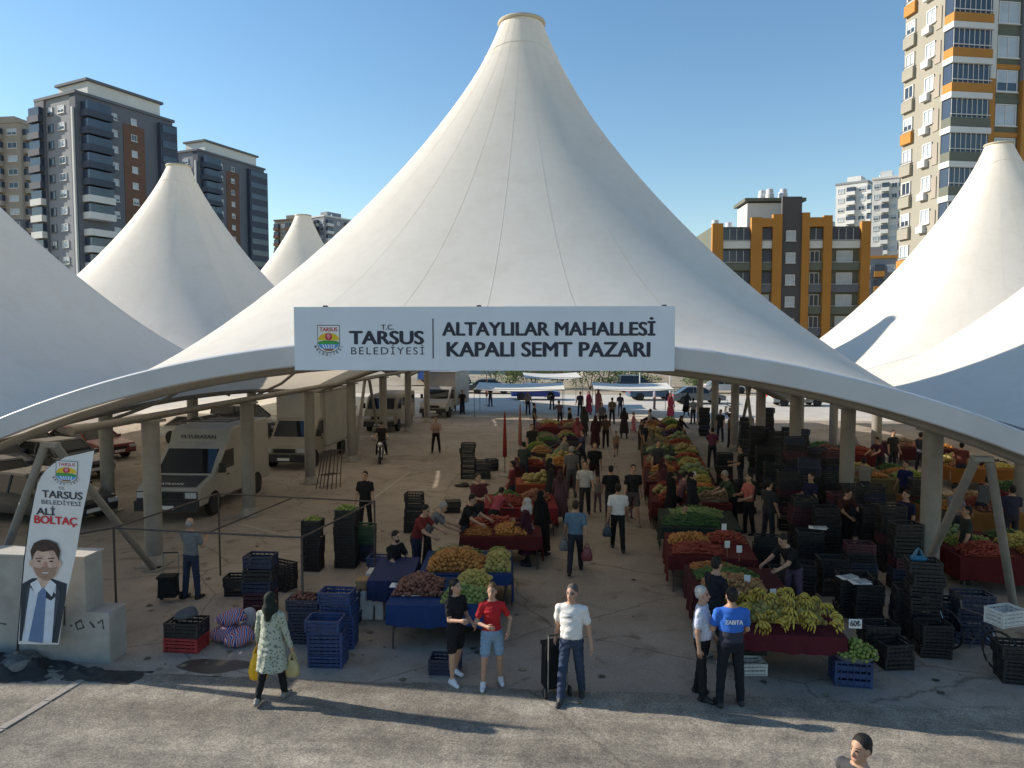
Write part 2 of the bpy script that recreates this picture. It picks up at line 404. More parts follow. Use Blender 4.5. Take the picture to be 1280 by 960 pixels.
vprop((-9.9, 12.65, 3.42), [(-10.0, 15.95), (-11.7, 12.95)], 'grey steel V prop under the arch behind the concrete block wall', -1)
vprop((6.6, 12.65, 3.42), [(7.15, 16.1), (8.4, 14.7)], 'grey steel V prop under the arch behind the bicycle')
for x, y, nm in ((cx_l, 31.4, 'beside the box truck'), (cx_r, 31.4, 'among the far crate stacks')):
    vprop((x, y + 2.4, 3.5), [(x, y + .5), (x, y + 4.6)], f'grey steel V prop {nm}')

# ------------------------------------------------------------------ the name board
def ftext(name, s_, m, parent, x0, x1, zb, cap, y=-.004, weight=0., spacing=1., xr=None, ext=.0015):
    """a line of lettering from x0 to x1 on the plane facing -Y, baseline zb, capitals cap high"""
    def mk(b):
        cu = bpy.data.curves.new('t', 'FONT'); cu.body = b; cu.size = 1; cu.extrude = 0; cu.space_character = spacing; cu.resolution_u = 4
        t = bpy.data.objects.new('t', cu); COL.objects.link(t); dg = bpy.context.evaluated_depsgraph_get()
        me = bpy.data.meshes.new_from_object(t.evaluated_get(dg)); bpy.data.objects.remove(t); bpy.data.curves.remove(cu); return me
    h = mk('H'); hz = [v.co.y for v in h.vertices]; bpy.data.meshes.remove(h)
    me = mk(s_); xs = [v.co.x for v in me.vertices]; a, b = min(xs), max(xs); hb, ht = min(hz), max(hz)
    k = cap / (ht - hb)
    w_ = weight * k
    V0 = np.array([v.co[:] for v in me.vertices]); F0 = [tuple(p.vertices) for p in me.polygons]; bpy.data.meshes.remove(me)
    X = x0 + w_ + (V0[:, 0] - a) / (b - a) * (x1 - x0 - 2 * w_); Z = zb + (V0[:, 1] - hb) * k
    vs = []; fs = []
    for i, (dx, dz) in enumerate([(0, 0)] if not weight else [(-1, 0), (-.5, .35), (0, -.4), (0, .4), (.5, -.35), (1, 0)]):   # a bold stroke
        n = len(vs); vs += [(x + dx * w_, y - i * .0004, z + dz * w_) for x, z in zip(X, Z)]; fs += [tuple(j + n for j in f) for f in F0]
    me = bpy.data.meshes.new(name); me.from_pydata(vs, [], fs)
    me.materials.append(m); me.update()
    o = ob(name, me, parent); o['kind'] = 'stuff'; return o
def flat(name, poly, m, parent, y):
    me = bpy.data.meshes.new(name); me.from_pydata([(x, y, z) for x, z in poly], [], [tuple(range(len(poly)))]); me.materials.append(m); return ob(name, me, parent)
def arc(cx, cz, rx, rz_, a0, a1, n=16): return [(cx + rx * math.cos(R(a0 + (a1 - a0) * i / n)), cz + rz_ * math.sin(R(a0 + (a1 - a0) * i / n))) for i in range(n + 1)]
E_RED = plain((.5, .03, .05), .6, key='emblem_red'); E_YEL = plain((.75, .5, .03), .6, key='emblem_yellow'); E_GRN = plain((.05, .3, .07), .6, key='emblem_green')
E_BLU = plain((.1, .3, .65), .6, key='emblem_blue'); E_BRN = plain((.25, .12, .05), .6, key='emblem_brown')
def emblem(parent, cx, cz, w, h, y):
    """shield: red top lettering, yellow sun with red grapes, green hill, blue waves, lettering round the foot"""
    e = ob('emblem', None, parent, (cx, y, cz))
    x, t = w / 2, h / 2
    shield = [(-x, t), (x, t), (x, -t * .35)] + arc(0, -t * .35, x, t * .6, 0, -180)[1:]
    k = lambda P, s_: [(a * s_, b * s_) for a, b in P]
    flat('outline', shield, INK, e, 0); flat('field', k(shield, .95), PAPER, e, -.001)
    ftext('lettering', 'TARSUS', E_RED, e, -x * .8, x * .8, t * .55, t * .28, -.002, .03)
    flat('sun', arc(0, .0, x * .93, t * .45, -10, 190), E_YEL, e, -.002)
    flat('hill', [(-x * .93, -t * .08)] + arc(0, -t * .22, x * .93, t * .14, 180, 0) + [(x * .93, -t * .35)] + [(-x * .93, -t * .35)], E_GRN, e, -.003)
    flat('grapes', arc(0, t * .18, x * .32, t * .26, 0, 360, 14)[:-1], E_RED, e, -.004)
    flat('leaf', [(-x * .2, t * .25), (0, t * .42), (x * .2, t * .25), (0, -t * .02)], plain((.7, .25, .3), .6, key='emblem_pink'), e, -.005)
    flat('water', [(-x * .9, -t * .35), (x * .9, -t * .35)] + arc(0, -t * .35, x * .9, t * .4, 0, -180), E_BLU, e, -.003)
    for i in range(5): flat('wave', [(-x * .6 + i * x * .26, -t * .36), (-x * .5 + i * x * .26, -t * .36), (-x * .3 + i * x * .2, -t * .66), (-x * .4 + i * x * .2, -t * .66)], PAPER, e, -.004)
    flat('bar', [(-x * .5, -t * .68), (x * .5, -t * .68), (x * .3, -t * .82), (-x * .3, -t * .82)], E_BRN, e, -.0045)
    s_ = 'BELEDİYESİ'
    for i, ch in enumerate(s_):
        a = R(205 + i * 130 / 9); rx, rz_ = x * 1.3, t * 1.0
        px, pz = rx * math.cos(a), -t * .1 + rz_ * math.sin(a)
        g = ftext('letter', ch, INK, e, -t * .07 if ch != 'İ' else -t * .025, t * .07 if ch != 'İ' else t * .025, -t * .08, t * .18, 0, .02)
        g.location = (px, 0, pz); g.rotation_euler = (0, -(a - R(270)), 0)
    return e
SIGNM = pm('sign_face', (.66, .71, .77), .45, .05, 1.2, .02, 4)
sx0, sy0 = PD(602.5, 11.92)
SW, SH = 6.24, 1.045
sg = thing('name_board', 'long pale board with dark lettering hung on the tent arch', 'sign', (sx0, sy0, 4.9), 0)
sg.rotation_euler = (0, 0, R(2.5))
bx = MB().box((0, .04, SH / 2), (SW, .08, SH)).build('board', SIGNM, sg)
for x in (-2.6, -.05, 2.95):
    MB().tube([(x, .06, SH + .01), (x, .3, SH * .55)], .02, 6).build('bracket', DARKTUBE, sg)
    MB().box((x, .04, SH + .012), (.07, .05, .024)).build('clamp', DARKTUBE, sg)
def sxp(px): return (px - 602.5) / 475 * SW
def szp(py): return (462.5 - py) / 79.5 * SH
emblem(sg, sxp(409), szp(423.5), .375, .47, -.003)
ftext('lettering', 'T.C.', INK, sg, sxp(476), sxp(492), szp(411.5), .08, weight=.02)
ftext('lettering', 'TARSUS', INK, sg, sxp(435), sxp(530), szp(429.5), .21, weight=.05)
ftext('lettering', 'BELEDİYESİ', INK, sg, sxp(437.5), sxp(530), szp(442.5), .117, weight=.0, spacing=1.25)
flat('rule', [(sxp(540.6), szp(398)), (sxp(542), szp(398)), (sxp(542), szp(447.5)), (sxp(540.6), szp(447.5))], INK, sg, -.004)
ftext('lettering', 'ALTAYLILAR MAHALLESİ', INK, sg, sxp(552.5), sxp(816.5), szp(418.8), .212, weight=.042)
ftext('lettering', 'KAPALI SEMT PAZARI', INK, sg, sxp(558), sxp(810.5), szp(444.8), .23, weight=.042)
# ------------------------------------------------------------------ apartment towers behind
class Tower:
    """local frame: near vertical edge at the origin; face A runs left (-x), face B runs away (+y, seen from +x)"""
    def __init__(s, label, px, d, ang, WA, DB, H, wall, name='apartment_tower', group='apartment towers behind the market'):
        s.t = thing(name, label, 'building', (*PD(px, d), -.02), YAW - R(ang), group); s.WA, s.DB, s.H = WA, DB, H
        MB().box((-WA / 2, DB / 2, H / 2), (WA, DB, H)).build('wall', wall, s.t); s.wc = {}
    def b(s, name, f, u0, u1, z0, z1, o0, o1, m):
        if f == 'A': return pbox(s.t, name, (-(u0 + u1) / 2, -(o0 + o1) / 2, (z0 + z1) / 2), (u1 - u0, o1 - o0, z1 - z0), m)
        return pbox(s.t, name, ((o0 + o1) / 2, (u0 + u1) / 2, (z0 + z1) / 2), (o1 - o0, u1 - u0, z1 - z0), m)
    def win(s, f, u, z, w, h, kind=0, fr=None, split=2, out=0.):
        fr = fr or WFRAME; k = (w, h, kind, fr.name, split)
        if k not in _WIN:
            mb = MB(); t = .09
            mb.box((0, -.03, 0), (w - t, .05, h - t), 1)
            for q in (-1, 1): mb.box((q * (w / 2 - t / 2), -.06, 0), (t, .12, h)); mb.box((0, -.06, q * (h / 2 - t / 2)), (w, .121, t))
            for i in range(1, split): mb.box((-w / 2 + w * i / split, -.055, 0), (.07, .1, h - t))
            mb.box((0, -.1, -h / 2 - .06), (w + .2, .2, .08))
            if kind == 2: mb.box((0, -.065, h * .2), (w - t, .03, h * .55), 2)
            _WIN[k] = mb.mesh('window', [fr, GLASS if kind != 1 else GLASSL, GLASSL])
        loc = (-u, -out, z) if f == 'A' else (out, u, z)
        return ob('window', _WIN[k], s.t, loc, 0 if f == 'A' else math.pi / 2)
_WIN = {}
WFRAME = plain((.62, .62, .6), .5, key='window_frame_white'); WDARK = plain((.09, .095, .1), .5, key='window_frame_dark')
GREY = pm('facade_grey', (.25, .26, .285), .85, .1, .15); DGREY = pm('facade_dark_grey', (.13, .14, .165), .85, .12, .15)
NAVY = pm('facade_navy', (.055, .07, .1), .8, .12, .2); BRICKR = pm('facade_rust', (.15, .08, .055), .85, .12, .2)
FWHITE = pm('facade_white', (.62, .62, .6), .8, .08, .2); CREAM = pm('facade_cream', (.3, .28, .23), .85, .08, .2)
ORANGE = pm('facade_orange', (.42, .19, .035), .8, .1, .2); OLIVE = pm('facade_olive', (.13, .14, .11), .85, .1, .2)
BEIGE = pm('facade_beige', (.33, .29, .24), .85, .1, .2); ROOFM = pm('roof_slab', (.2, .2, .2), .8, .15, .5)
PANELG = pm('balcony_glass', (.04, .055, .085), .15, .3, .15, spec=.6)
def dark_tower(label, px, d, n, ang, WA=11.6, DB=20, scale=1.):
    fh = 3.05; H = n * fh + 1
    T = Tower(label, px, d, ang, WA, DB, H, GREY); rd = random.Random(int(px))
    T.b('facade_panel', 'A', -.02, 1.6, 0, H + .4, .0, .15, NAVY)              # navy corner strip with white fins
    T.b('facade_panel', 'B', -.14, DB + .02, 0, H + .3, .001, .12, DGREY)
    T.b('facade_fin', 'A', .35, .8, H * .1, H - 2.4, .15, .5, FWHITE)
    T.b('facade_panel', 'B', 9, 13.5, 0, H - 3, .121, .2, BRICKR)
    T.b('facade_panel', 'B', 16.4, DB + .3, 0, H - 1, .121, 1.1, NAVY)
    T.b('facade_panel', 'A', WA - 2.6, WA + .3, 0, H, .0, .35, DGREY)
    MB().box((-WA / 2, DB / 2, H + .25), (WA + .8, DB + .8, .5)).build('cornice', DGREY, T.t)
    MB().box((-WA / 2 + 1.2, DB / 2, H + 1.7), (WA - 3, DB - 5, 2.6)).build('penthouse', FWHITE, T.t)
    MB().box((-WA / 2 + 1.2, DB / 2, H + 3.2), (WA - 2, DB - 4, .45)).build('penthouse_roof', DGREY, T.t)
    for i in range(n):
        z = i * fh + 1.8
        T.win('A', 4.3, z, 1.9, 1.3, rd.choice((1, 1, 2, 0)), WFRAME); T.win('A', 7.6, z, 1.6, 1.5, rd.choice((0, 0, 0, 2)), WDARK, 2)
        wht = i < n - 5
        # corner balconies: parapet, glazing and slab floor by floor
        T.b('balcony', 'B', .6, 5.6, z - 1.75, z - .55, .12, 2.3, FWHITE if wht else NAVY)
        if i % 4 or not wht: T.b('balcony_glazing', 'B', .8, 5.4, z - .55, z + .95, .12, 2.1, PANELG)
        T.b('balcony', 'A', WA - 2.3, WA + 1.2, z - 1.75, z - .55, .35, 1.3, FWHITE if wht else NAVY)
        T.b('balcony_glazing', 'A', WA - 2.2, WA + 1.0, z - .55, z + .95, .35, 1.1, PANELG)
        T.win('B', 7.2, z, 1.2, 1.2, rd.choice((1, 2)), out=.12); T.win('B', 11.2, z, 1.2, 1.2, rd.choice((1, 2, 0)), out=.2)
        T.b('balcony_glazing', 'B', 16.8, DB, z - .5, z + .9, 1.1, 1.25, PANELG)
    return T
dark_tower('dark grey tower with white balconies and rust panel, taller of the twin towers', 106, 134, 16, 27)
dark_tower('dark grey tower with rust panel, lower and farther of the twin towers', 254, 186, 17, 24, 9.5, 23)
# beige tower at the edge and other far ones
def slab_tower(label, px, d, n, ang, WA, DB, wall, band, cols, colsB=3, fh=3.05, top=None, low=None):
    H = n * fh + .8; T = Tower(label, px, d, ang, WA, DB, H, wall); rd = random.Random(int(px) + 5)
    MB().box((-WA / 2, DB / 2, H + .3), (WA + .5, DB + .5, .6)).build('cornice', top or band, T.t)
    MB().box((-WA / 2, DB / 2, H + 1.6), (WA * .45, DB * .5, 2.2)).build('stair_head', wall, T.t)
    for j in range(3): MB().lathe([(.5, 0), (.5, 1.2), (.1, 1.5)], 10, (-WA * .3 - j * 1.5, DB * .4, H + .6)).build('roof_tank', CHROME, T.t, True)
    if low: MB().box((-WA / 2, DB / 2, low * fh / 2), (WA + .1, DB + .1, low * fh)).build('lower_wall', DGREY, T.t)
    for i in range(n):
        z = i * fh + 1.8; o_ = .05 if low and i < low else 0
        for j in range(cols):
            u = WA * (j + .5) / cols
            if j % 2 == 0: T.win('A', u, z, WA / cols * .62, 1.4, rd.choice((0, 1, 1, 2)), out=o_)
            else:
                T.b('balcony', 'A', u - WA / cols * .42, u + WA / cols * .42, z - 1.75, z - .6, o_, 1.2, band)
                T.b('balcony_glazing', 'A', u - WA / cols * .4, u + WA / cols * .4, z - .6, z + .8, o_, .9, PANELG)
        for j in range(colsB):
            u = DB * (j + .5) / colsB
            if j % 2: T.win('B', u, z, 1.5, 1.4, rd.choice((0, 1, 2)), out=o_)
            else: T.b('balcony', 'B', u - 1.6, u + 1.6, z - 1.75, z - .6, o_, 1.2, band); T.b('balcony_glazing', 'B', u - 1.5, u + 1.5, z - .6, z + .8, o_, .9, PANELG)
    return T
slab_tower('beige apartment tower with white windows and dark lower floors, behind the dark towers', 36, 172, 18, 8, 16, 14, BEIGE, BEIGE, 4, low=11)
slab_tower('distant beige and red tower behind the smallest tent', 375, 290, 17, 20, 11, 14, CREAM, BRICKR, 4)
slab_tower('distant grey and white tower behind the smallest tent', 408, 300, 18, 35, 9, 15, GREY, FWHITE, 3)
slab_tower('white rounded-balcony tower behind the orange block, nearer of the white pair', 1078, 235, 18, 40, 9.5, 10, FWHITE, FWHITE, 3, 4, top=GREY)
slab_tower('slim white tower beside the tall orange tower, behind the orange block', 1117, 215, 17, 30, 7, 9, FWHITE, FWHITE, 3, 3)
slab_tower('low grey and yellow block between the white towers and tall tower', 1118, 150, 7, 20, 9, 10, GREY, ORANGE, 4, 3)

# mid-rise block with orange piers
def orange_block():
    fh, n = 3.0, 7; W_, D_ = 21.4, 14; H = n * fh
    T = Tower('seven storey olive block with orange piers and roof tanks', 1081, 101, 2, W_, D_, H, OLIVE); k = W_ / 190
    f = lambda px: (1082 - px) * k
    for a, b, dz in ((892, 905, .4), (939, 952, 1.2), (965, 976, 1.6), (1000, 1009, 1.8), (1026, 1036, 1.4), (1071, 1082, .6)):
        T.b('pier', 'A', f(b), f(a), 0, H + dz, 0, .75, ORANGE)
    for a, b, z_ in ((939, 976, 1.3), (1000, 1036, 1.4)): T.b('pier_cap', 'A', f(b) + .01, f(a) - .01, H - .1, H + z_ - .25, .05, .74, ORANGE)
    T.b('stair_tower', 'A', f(1000) + .02, f(976) - .02, 0, H + 4, 0, .5, pm('stair_dark', (.085, .08, .085), .85, .1, .2))
    MB().box((-f(968), 5, H + 2), (6, 5, 3.4)).build('stair_head', FWHITE, T.t); MB().box((-f(975), 5, H + 4.1), (8.5, 6, .45)).build('stair_roof', OLIVE, T.t)
    for i in range(n):
        z = i * fh + 1.5
        T.win('A', f(987), z + .2, 1.3, 1.4, 1, WFRAME, 2, .5)
        for j, (a, b) in enumerate(((905, 939), (952, 965), (1009, 1026), (1036, 1071))):
            gl = i >= n - 1 or (j < 2 and i >= n - 3)
            T.b('balcony', 'A', f(b) + .05, f(a) - .05, z - 1.5, z - .5, .0, .5, FWHITE if i == n - 1 else OLIVE if i % 2 else DGREY)
            T.b('balcony_rail', 'A', f(b) + .05, f(a) - .05, z - .42, z - .36, .42, .46, FWHITE)
            if gl:
                T.b('balcony_glazing', 'A', f(b) + .1, f(a) - .1, z - .36, z + 1.2, .0, .4, PANELG)
                m_ = int((f(a) - f(b)) / .8)
                for q in range(1, m_): T.b('glazing_bar', 'A', f(b) + q * (f(a) - f(b)) / m_ - .025, f(b) + q * (f(a) - f(b)) / m_ + .025, z - .36, z + 1.2, .4, .44, WFRAME)
            else: T.win('A', (f(a) + f(b)) / 2, z + .25, min(2.2, (f(a) - f(b)) * .7), 1.9, 1 if j % 2 else 0)
    for px, y in ((905, 4), (927, 6), (1043, 4), (1058, 6), (966, 5), (973, 4), (990, 4), (994, 6)):
        up = H if px < 950 or px > 1030 else H + 4.35
        MB().lathe([(.6, 0), (.6, .9), (.5, .95), (.5, 1.5), (.2, 1.65)], 12, (-f(px), y, up)).build('roof_tank', pm('tank', (.55, .57, .6), .4, .1, 3), T.t, True)
orange_block()
# tall tower at the right
def tall_tower():
    fh, n, L = 2.98, 20, 30; H = fh * n
    T = Tower('tall cream and orange tower with glazed balconies and air conditioners', 1166, 66, 82, 5.2, L, H, CREAM)
    q = 66 / 910. * 1.02; f = lambda px: (px - 1166) * q
    T.b('pier', 'B', f(1219), f(1231), H * .48, H, 0, .5, FWHITE); T.b('pier', 'B', f(1219), f(1231), 0, H * .48, 0, .5, ORANGE)
    T.b('pier', 'B', f(1268), f(1290), H * .48, H, 0, .5, GREY); T.b('pier', 'B', f(1268), f(1290), 0, H * .48, 0, .5, ORANGE)
    T.b('recess', 'B', f(1231) + .02, f(1268) - .02, 0, H, 0, .06, OLIVE)
    for i in range(n):
        z = i * fh
        m_ = ORANGE if i >= 9 else OLIVE
        T.b('slab_edge', 'B', -.1, f(1219) - .02, z - .28, z + .22, 0, 1.25, FWHITE)
        T.b('parapet', 'B', 0, f(1219) - .05, z + .22, z + 1.05, 0, 1.15, m_)
        T.b('balcony_glazing', 'B', .05, f(1219) - .1, z + 1.05, z + 2.7, 0, 1.0, PANELG)
        for k in range(8): T.b('glazing_bar', 'B', .1 + k * .5, .15 + k * .5, z + 1.05, z + 2.7, 1.0, 1.05, WFRAME)
        T.b('balcony_rail', 'B', 0, f(1219) - .06, z + 1.28, z + 1.34, 1.12, 1.2, FWHITE)
        T.win('B', f(1250), z + 1.75, 2.1, 1.9, 1 if i % 3 else 2, WFRAME, 2, .06)
        if i < n * .48: T.b('infill', 'B', f(1233), f(1267), z + 2.75, z + fh + .2, .06, .2, ORANGE if i % 2 else OLIVE)
        # the sunlit side: end balconies, windows, air conditioners
        T.b('balcony', 'A', 3.6, 5.1, z + .1, z + 1.1, 0, .3, ORANGE if i % 4 == 0 else CREAM); T.b('balcony_rail', 'A', 3.6, 5.1, z + 1.3, z + 1.36, .25, .3, WDARK)
        T.win('A', 4.3, z + 1.9, 1.2, 1.2, i % 3); T.win('A', 1.6, z + 1.8, 1.2, 1.3, 1); T.b('facade_panel', 'A', .3, 1.0, z + .3, z + 2.2, 0, .08, BEIGE)
        ac = T.b('air_conditioner', 'A', 1.5, 2.4, z + .35, z + .95, 0, .4, FWHITE)
tall_tower()
# ------------------------------------------------------------------ people: one continuous surface each, polygonised from a distance field
def _surface_nets(V, org, h):
    """naive surface nets on a grid of distances"""
    I = V < 0; nx, ny, nz = V.shape
    c = np.zeros((nx - 1, ny - 1, nz - 1), np.int8)
    for i in (0, 1):
        for j in (0, 1):
            for k in (0, 1): c += I[i:nx - 1 + i, j:ny - 1 + j, k:nz - 1 + k]
    act = (c > 0) & (c < 8); ix, iy, iz = np.nonzero(act)
    idx = np.full(act.shape, -1, np.int64); idx[ix, iy, iz] = np.arange(len(ix))
    pos = np.zeros((len(ix), 3)); cnt = np.zeros(len(ix))
    cor = [(i, j, k) for i in (0, 1) for j in (0, 1) for k in (0, 1)]
    for a in cor:
        for ax in range(3):
            if a[ax]: continue
            b = list(a); b[ax] = 1
            va = V[ix + a[0], iy + a[1], iz + a[2]]; vb = V[ix + b[0], iy + b[1], iz + b[2]]
            m = (va < 0) != (vb < 0)
            t = np.where(m, va / np.where(m, va - vb, 1), 0)
            p = np.stack([np.full(len(ix), a[q], float) + (t if q == ax else 0) for q in range(3)], 1)
            pos[m] += p[m]; cnt[m] += 1
    pos = (pos / cnt[:, None] + np.stack([ix, iy, iz], 1)) * h + org
    quads = []
    for ax in range(3):
        s0 = [slice(None)] * 3; s1 = [slice(None)] * 3; s0[ax] = slice(0, -1); s1[ax] = slice(1, None)
        a = I[tuple(s0)]; b = I[tuple(s1)]; ch = a != b
        q = np.array(np.nonzero(ch)); u, v = [(1, 2), (2, 0), (0, 1)][ax]
        ok = (q[u] > 0) & (q[v] > 0) & (q[u] < V.shape[u] - 1) & (q[v] < V.shape[v] - 1); q = q[:, ok]
        ins = a[q[0], q[1], q[2]]
        def at(du, dv):
            r = q.copy(); r[u] -= du; r[v] -= dv; return idx[r[0], r[1], r[2]]
        A, B, Cc, D = at(1, 1), at(0, 1), at(0, 0), at(1, 0)
        f = np.where(ins[:, None], np.stack([A, B, Cc, D], 1), np.stack([D, Cc, B, A], 1)); quads.append(f)
    Q = np.concatenate(quads); return pos, Q[(Q >= 0).all(1)]
def _rx(a): c, s_ = math.cos(a), math.sin(a); return np.array([[1, 0, 0], [0, c, -s_], [0, s_, c]])
def _rz(a): c, s_ = math.cos(a), math.sin(a); return np.array([[c, -s_, 0], [s_, c, 0], [0, 0, 1]])
# slots: 0 skin 1 top 2 bottom 3 shoes 4 hair/scarf 5 eyes, brows, glasses 6 trim
def person_mesh(lean=0, twist=0, arms=((5, 8, 10, 0), (5, 8, 10, 0)), legs=((0, 4, 0), (0, 4, 0)), top='tee', bottom='trousers', hair='short', female=False,
                belly=0., headyaw=0, nod=0, beard=False, glasses=False, res=.013, scale=1., bw=1., child=False, sole=True):
    lean = R(lean); pv = np.array([0, 0, .95]); RL = _rx(lean) @ np.eye(3)
    RT_ = RL @ _rz(R(twist))
    up = lambda p: RT_ @ (np.array(p, float) - pv) + pv
    hs = 1.22 if child else 1.0
    HC = np.array([0, -.01, 1.535]); RH = RT_ @ _rz(R(headyaw)) @ _rx(R(nod))
    prims = []           # (kind, data, slot, k)
    sw = (.165 if female else .185) * bw * (.88 if child else 1)
    T_ = lambda pts: [np.array(q, float) for q in pts]
    dress = top in ('dress', 'tunic', 'coat')
    # torso as a loft of ellipses: z, half width, half depth, forward offset
    if female:
        prof = [(.82, .13, .10, 0), (.92, .175, .125, 0), (1.0, .16, .12, 0), (1.1, .132, .105, 0), (1.22, .145, .118, -.01), (1.31, .155, .125, -.015), (1.40, .15, .09, 0), (1.46, .09, .07, 0), (1.5, .055, .055, 0)]
    else:
        prof = [(.82, .13, .10, 0), (.92, .168, .12, 0), (1.0, .165, .12 + belly * .6, -belly * .5), (1.1, .162, .115 + belly, -belly * .7), (1.22, .172, .118 + belly * .5, -belly * .3), (1.34, .18, .115, 0), (1.41, .165, .092, 0), (1.46, .1, .075, 0), (1.5, .06, .06, 0)]
    prof = [(z, a * bw, b * (bw if bw > 1 else 1), o) for z, a, b, o in prof]
    if dress:
        hem = {'dress': .14, 'tunic': .52, 'coat': .3}[top]; fl = {'dress': .25, 'tunic': .235, 'coat': .25}[top]
        prof = [(hem, fl, fl * .82, 0), (.7, .215, .17, 0), (.9, .195, .15, 0), (1.05, .17, .13, 0)] + [q for q in prof if q[0] > 1.15]
        prof = [(z, a * 1.06, b * 1.06, o) for z, a, b, o in prof]
    prims.append(('loft', (np.array(prof), pv, RT_, dress), 1, .02))
    if bottom == 'skirt': prims.append(('loft', (np.array([(.5, .19, .15, 0), (.7, .19, .15, 0), (.88, .18, .13, 0), (.99, .155, .115, 0)]), pv, _rx(lean * .2), True), 2, .015))
    sh = [up((q * sw, .005, 1.392)) for q in (-1, 1)]
    for q in (0, 1): prims.append(('cap', (up((0, .012, 1.425)), sh[q], .068, .056), 1, .03))
    nk = up((0, .01, 1.46)); hc0 = up(HC)
    def hp(p): return RH @ (np.array(p, float) * np.array([hs, hs, hs])) + hc0
    prims.append(('cap', (nk, hp((0, .01, .06)), .052, .05), 0, .025))
    # head (origin at the chin-neck joint)
    E = lambda c, r, slot, k: prims.append(('ell', (hp(c), np.array(r) * hs, RH), slot, k))
    E((0, .022, .128), (.074, .094, .088), 0, .02); E((0, -.022, .062), (.056, .066, .085), 0, .03); E((0, -.04, .018), (.036, .045, .032), 0, .02)
    prims.append(('cap', (hp((0, -.078, .105)), hp((0, -.1, .068)), .010 * hs, .016 * hs), 0, .012))
    for q in (-1, 1): E((q * .075, .015, .085), (.012, .024, .032), 0, .008)
    if hair == 'short': E((0, .038, .148), (.082, .094, .084), 4, .006); E((0, .06, .09), (.076, .062, .07), 4, .01)
    elif hair == 'receding': E((0, .062, .1), (.079, .066, .075), 4, .006)
    elif hair == 'long': E((0, .038, .148), (.086, .098, .086), 4, .006); prims.append(('loft', (np.array([(1.2, .085, .04, .085), (1.35, .10, .05, .085), (1.5, .095, .06, .06), (1.64, .085, .06, .05)]), pv, RT_, False), 4, .012))
    elif hair == 'bun': E((0, .038, .148), (.083, .095, .085), 4, .006); E((0, .095, .2), (.036, .036, .034), 4, .012)
    elif hair == 'cap': E((0, .03, .15), (.086, .1, .08), 4, .006); E((0, -.1, .155), (.06, .06, .012), 4, .01)
    elif hair == 'scarf':
        E((0, .035, .135), (.09, .105, .095), 4, .012); E((0, .05, .05), (.088, .09, .11), 4, .02); E((0, .045, -.04), (.125, .1, .08), 4, .03)
        prims.append(('cap', (hp((0, -.03, -.0)), hp((0, -.07, -.09)), .07, .07), 4, .03)); prims.append(('cap', (hp((0, .08, -.02)), hp((0, .11, -.17)), .09, .05), 4, .03))
    # arms
    hands = []
    sl = {'tee': .62, 'long': 2, 'none': 0, 'vest': .15, 'tunic': 2, 'dress': 2, 'coat': 2, 'shirt': 2}[top]
    sl = .62 if top == 'tee' else sl
    thin = .88 if female else 1.
    for q, sp, (a, b, c, inn) in zip((-1, 1), sh, arms):
        a, b, c, inn = R(a), R(b), R(c), R(inn); ua, fa = .285, .25
        d1 = np.array([q * math.sin(b), -math.sin(a) * math.cos(b), -math.cos(a) * math.cos(b)])
        b2 = b - inn; d2 = np.array([q * math.sin(b2), -math.sin(a + c) * math.cos(b2), -math.cos(a + c) * math.cos(b2)])
        e = sp + d1 * ua; w = e + d2 * fa
        rs = 1.0 if sl <= .2 else 1
        prims.append(('cap', (sp, e, .054 * thin, .042 * thin), 1 if sl > 1 else 0, .018)); prims.append(('cap', (e, w, .043 * thin, .029 * thin), 1 if sl > 1 else 0, .015))
        if sl > 1: prims.append(('cap', (sp, e, .06 * thin, .056 * thin), 1, .015)); prims.append(('cap', (e, e + d2 * fa * .9, .056 * thin, .044 * thin), 1, .012))
        elif sl > .1: prims.append(('cap', (sp, sp + d1 * ua * sl, .06 * thin, .064 * thin), 1, .012))
        # palm
        lat = np.cross(d2, np.array([q * 1., 0, 0])); lat = lat / (np.linalg.norm(lat) + 1e-6)
        fw_ = lat if lat[1] < 0 else -lat
        prims.append(('cap', (w, w + d2 * .05, .028 * thin, .03 * thin), 0, .012)); prims.append(('cap', (w + d2 * .03 + fw_ * .018, w + d2 * .075 + fw_ * .02, .02, .02), 0, .01)); prims.append(('cap', (w + d2 * .03 - fw_ * .018, w + d2 * .075 - fw_ * .02, .02, .018), 0, .01))
        hands.append((q, w, d2, fw_))
    # legs
    hips = [np.array([q * .085 * bw, 0, .90]) for q in (-1, 1)]
    tr = bottom == 'trousers'; short = bottom in ('shorts', 'skirt')
    for q, hp_, (a, b, k) in zip((-1, 1), hips, legs):
        a, b, k = R(a), R(b), R(k)
        d1 = np.array([q * math.sin(b), -math.sin(a) * math.cos(b), -math.cos(a) * math.cos(b)]); kn = hp_ + d1 * .42
        d2 = np.array([q * math.sin(b * .6), -math.sin(a - k) * math.cos(b), -math.cos(a - k) * math.cos(b)]); an = kn + d2 * .405
        s1 = 2 if tr else 0
        prims.append(('cap', (hp_, kn, (.09 if tr else .084) * (1 if not female else .97) * bw, .066 if tr else .055), s1, .03))
        prims.append(('cap', (kn, an, .068 if tr else .054, (.058 if not female else .048) if tr else .034), s1, .02))
        if not tr: prims.append(('cap', (kn + d2 * .06 + np.array([0, .018, 0]), kn + d2 * .2 + np.array([0, .02, 0]), .04, .036), 0, .03))
        if bottom == 'shorts': prims.append(('cap', (hp_, hp_ + d1 * .30, .1 * bw, .088), 2, .02))
        heel = an + np.array([0, .045, -.045]); toe = an + np.array([q * .02, -.155, -.052])
        prims.append(('cap', (heel, toe, .044, .036), 3, .015)); prims.append(('cap', (an + np.array([0, .01, 0]), an + np.array([0, -.06, -.03]), .046, .044), 3, .015))
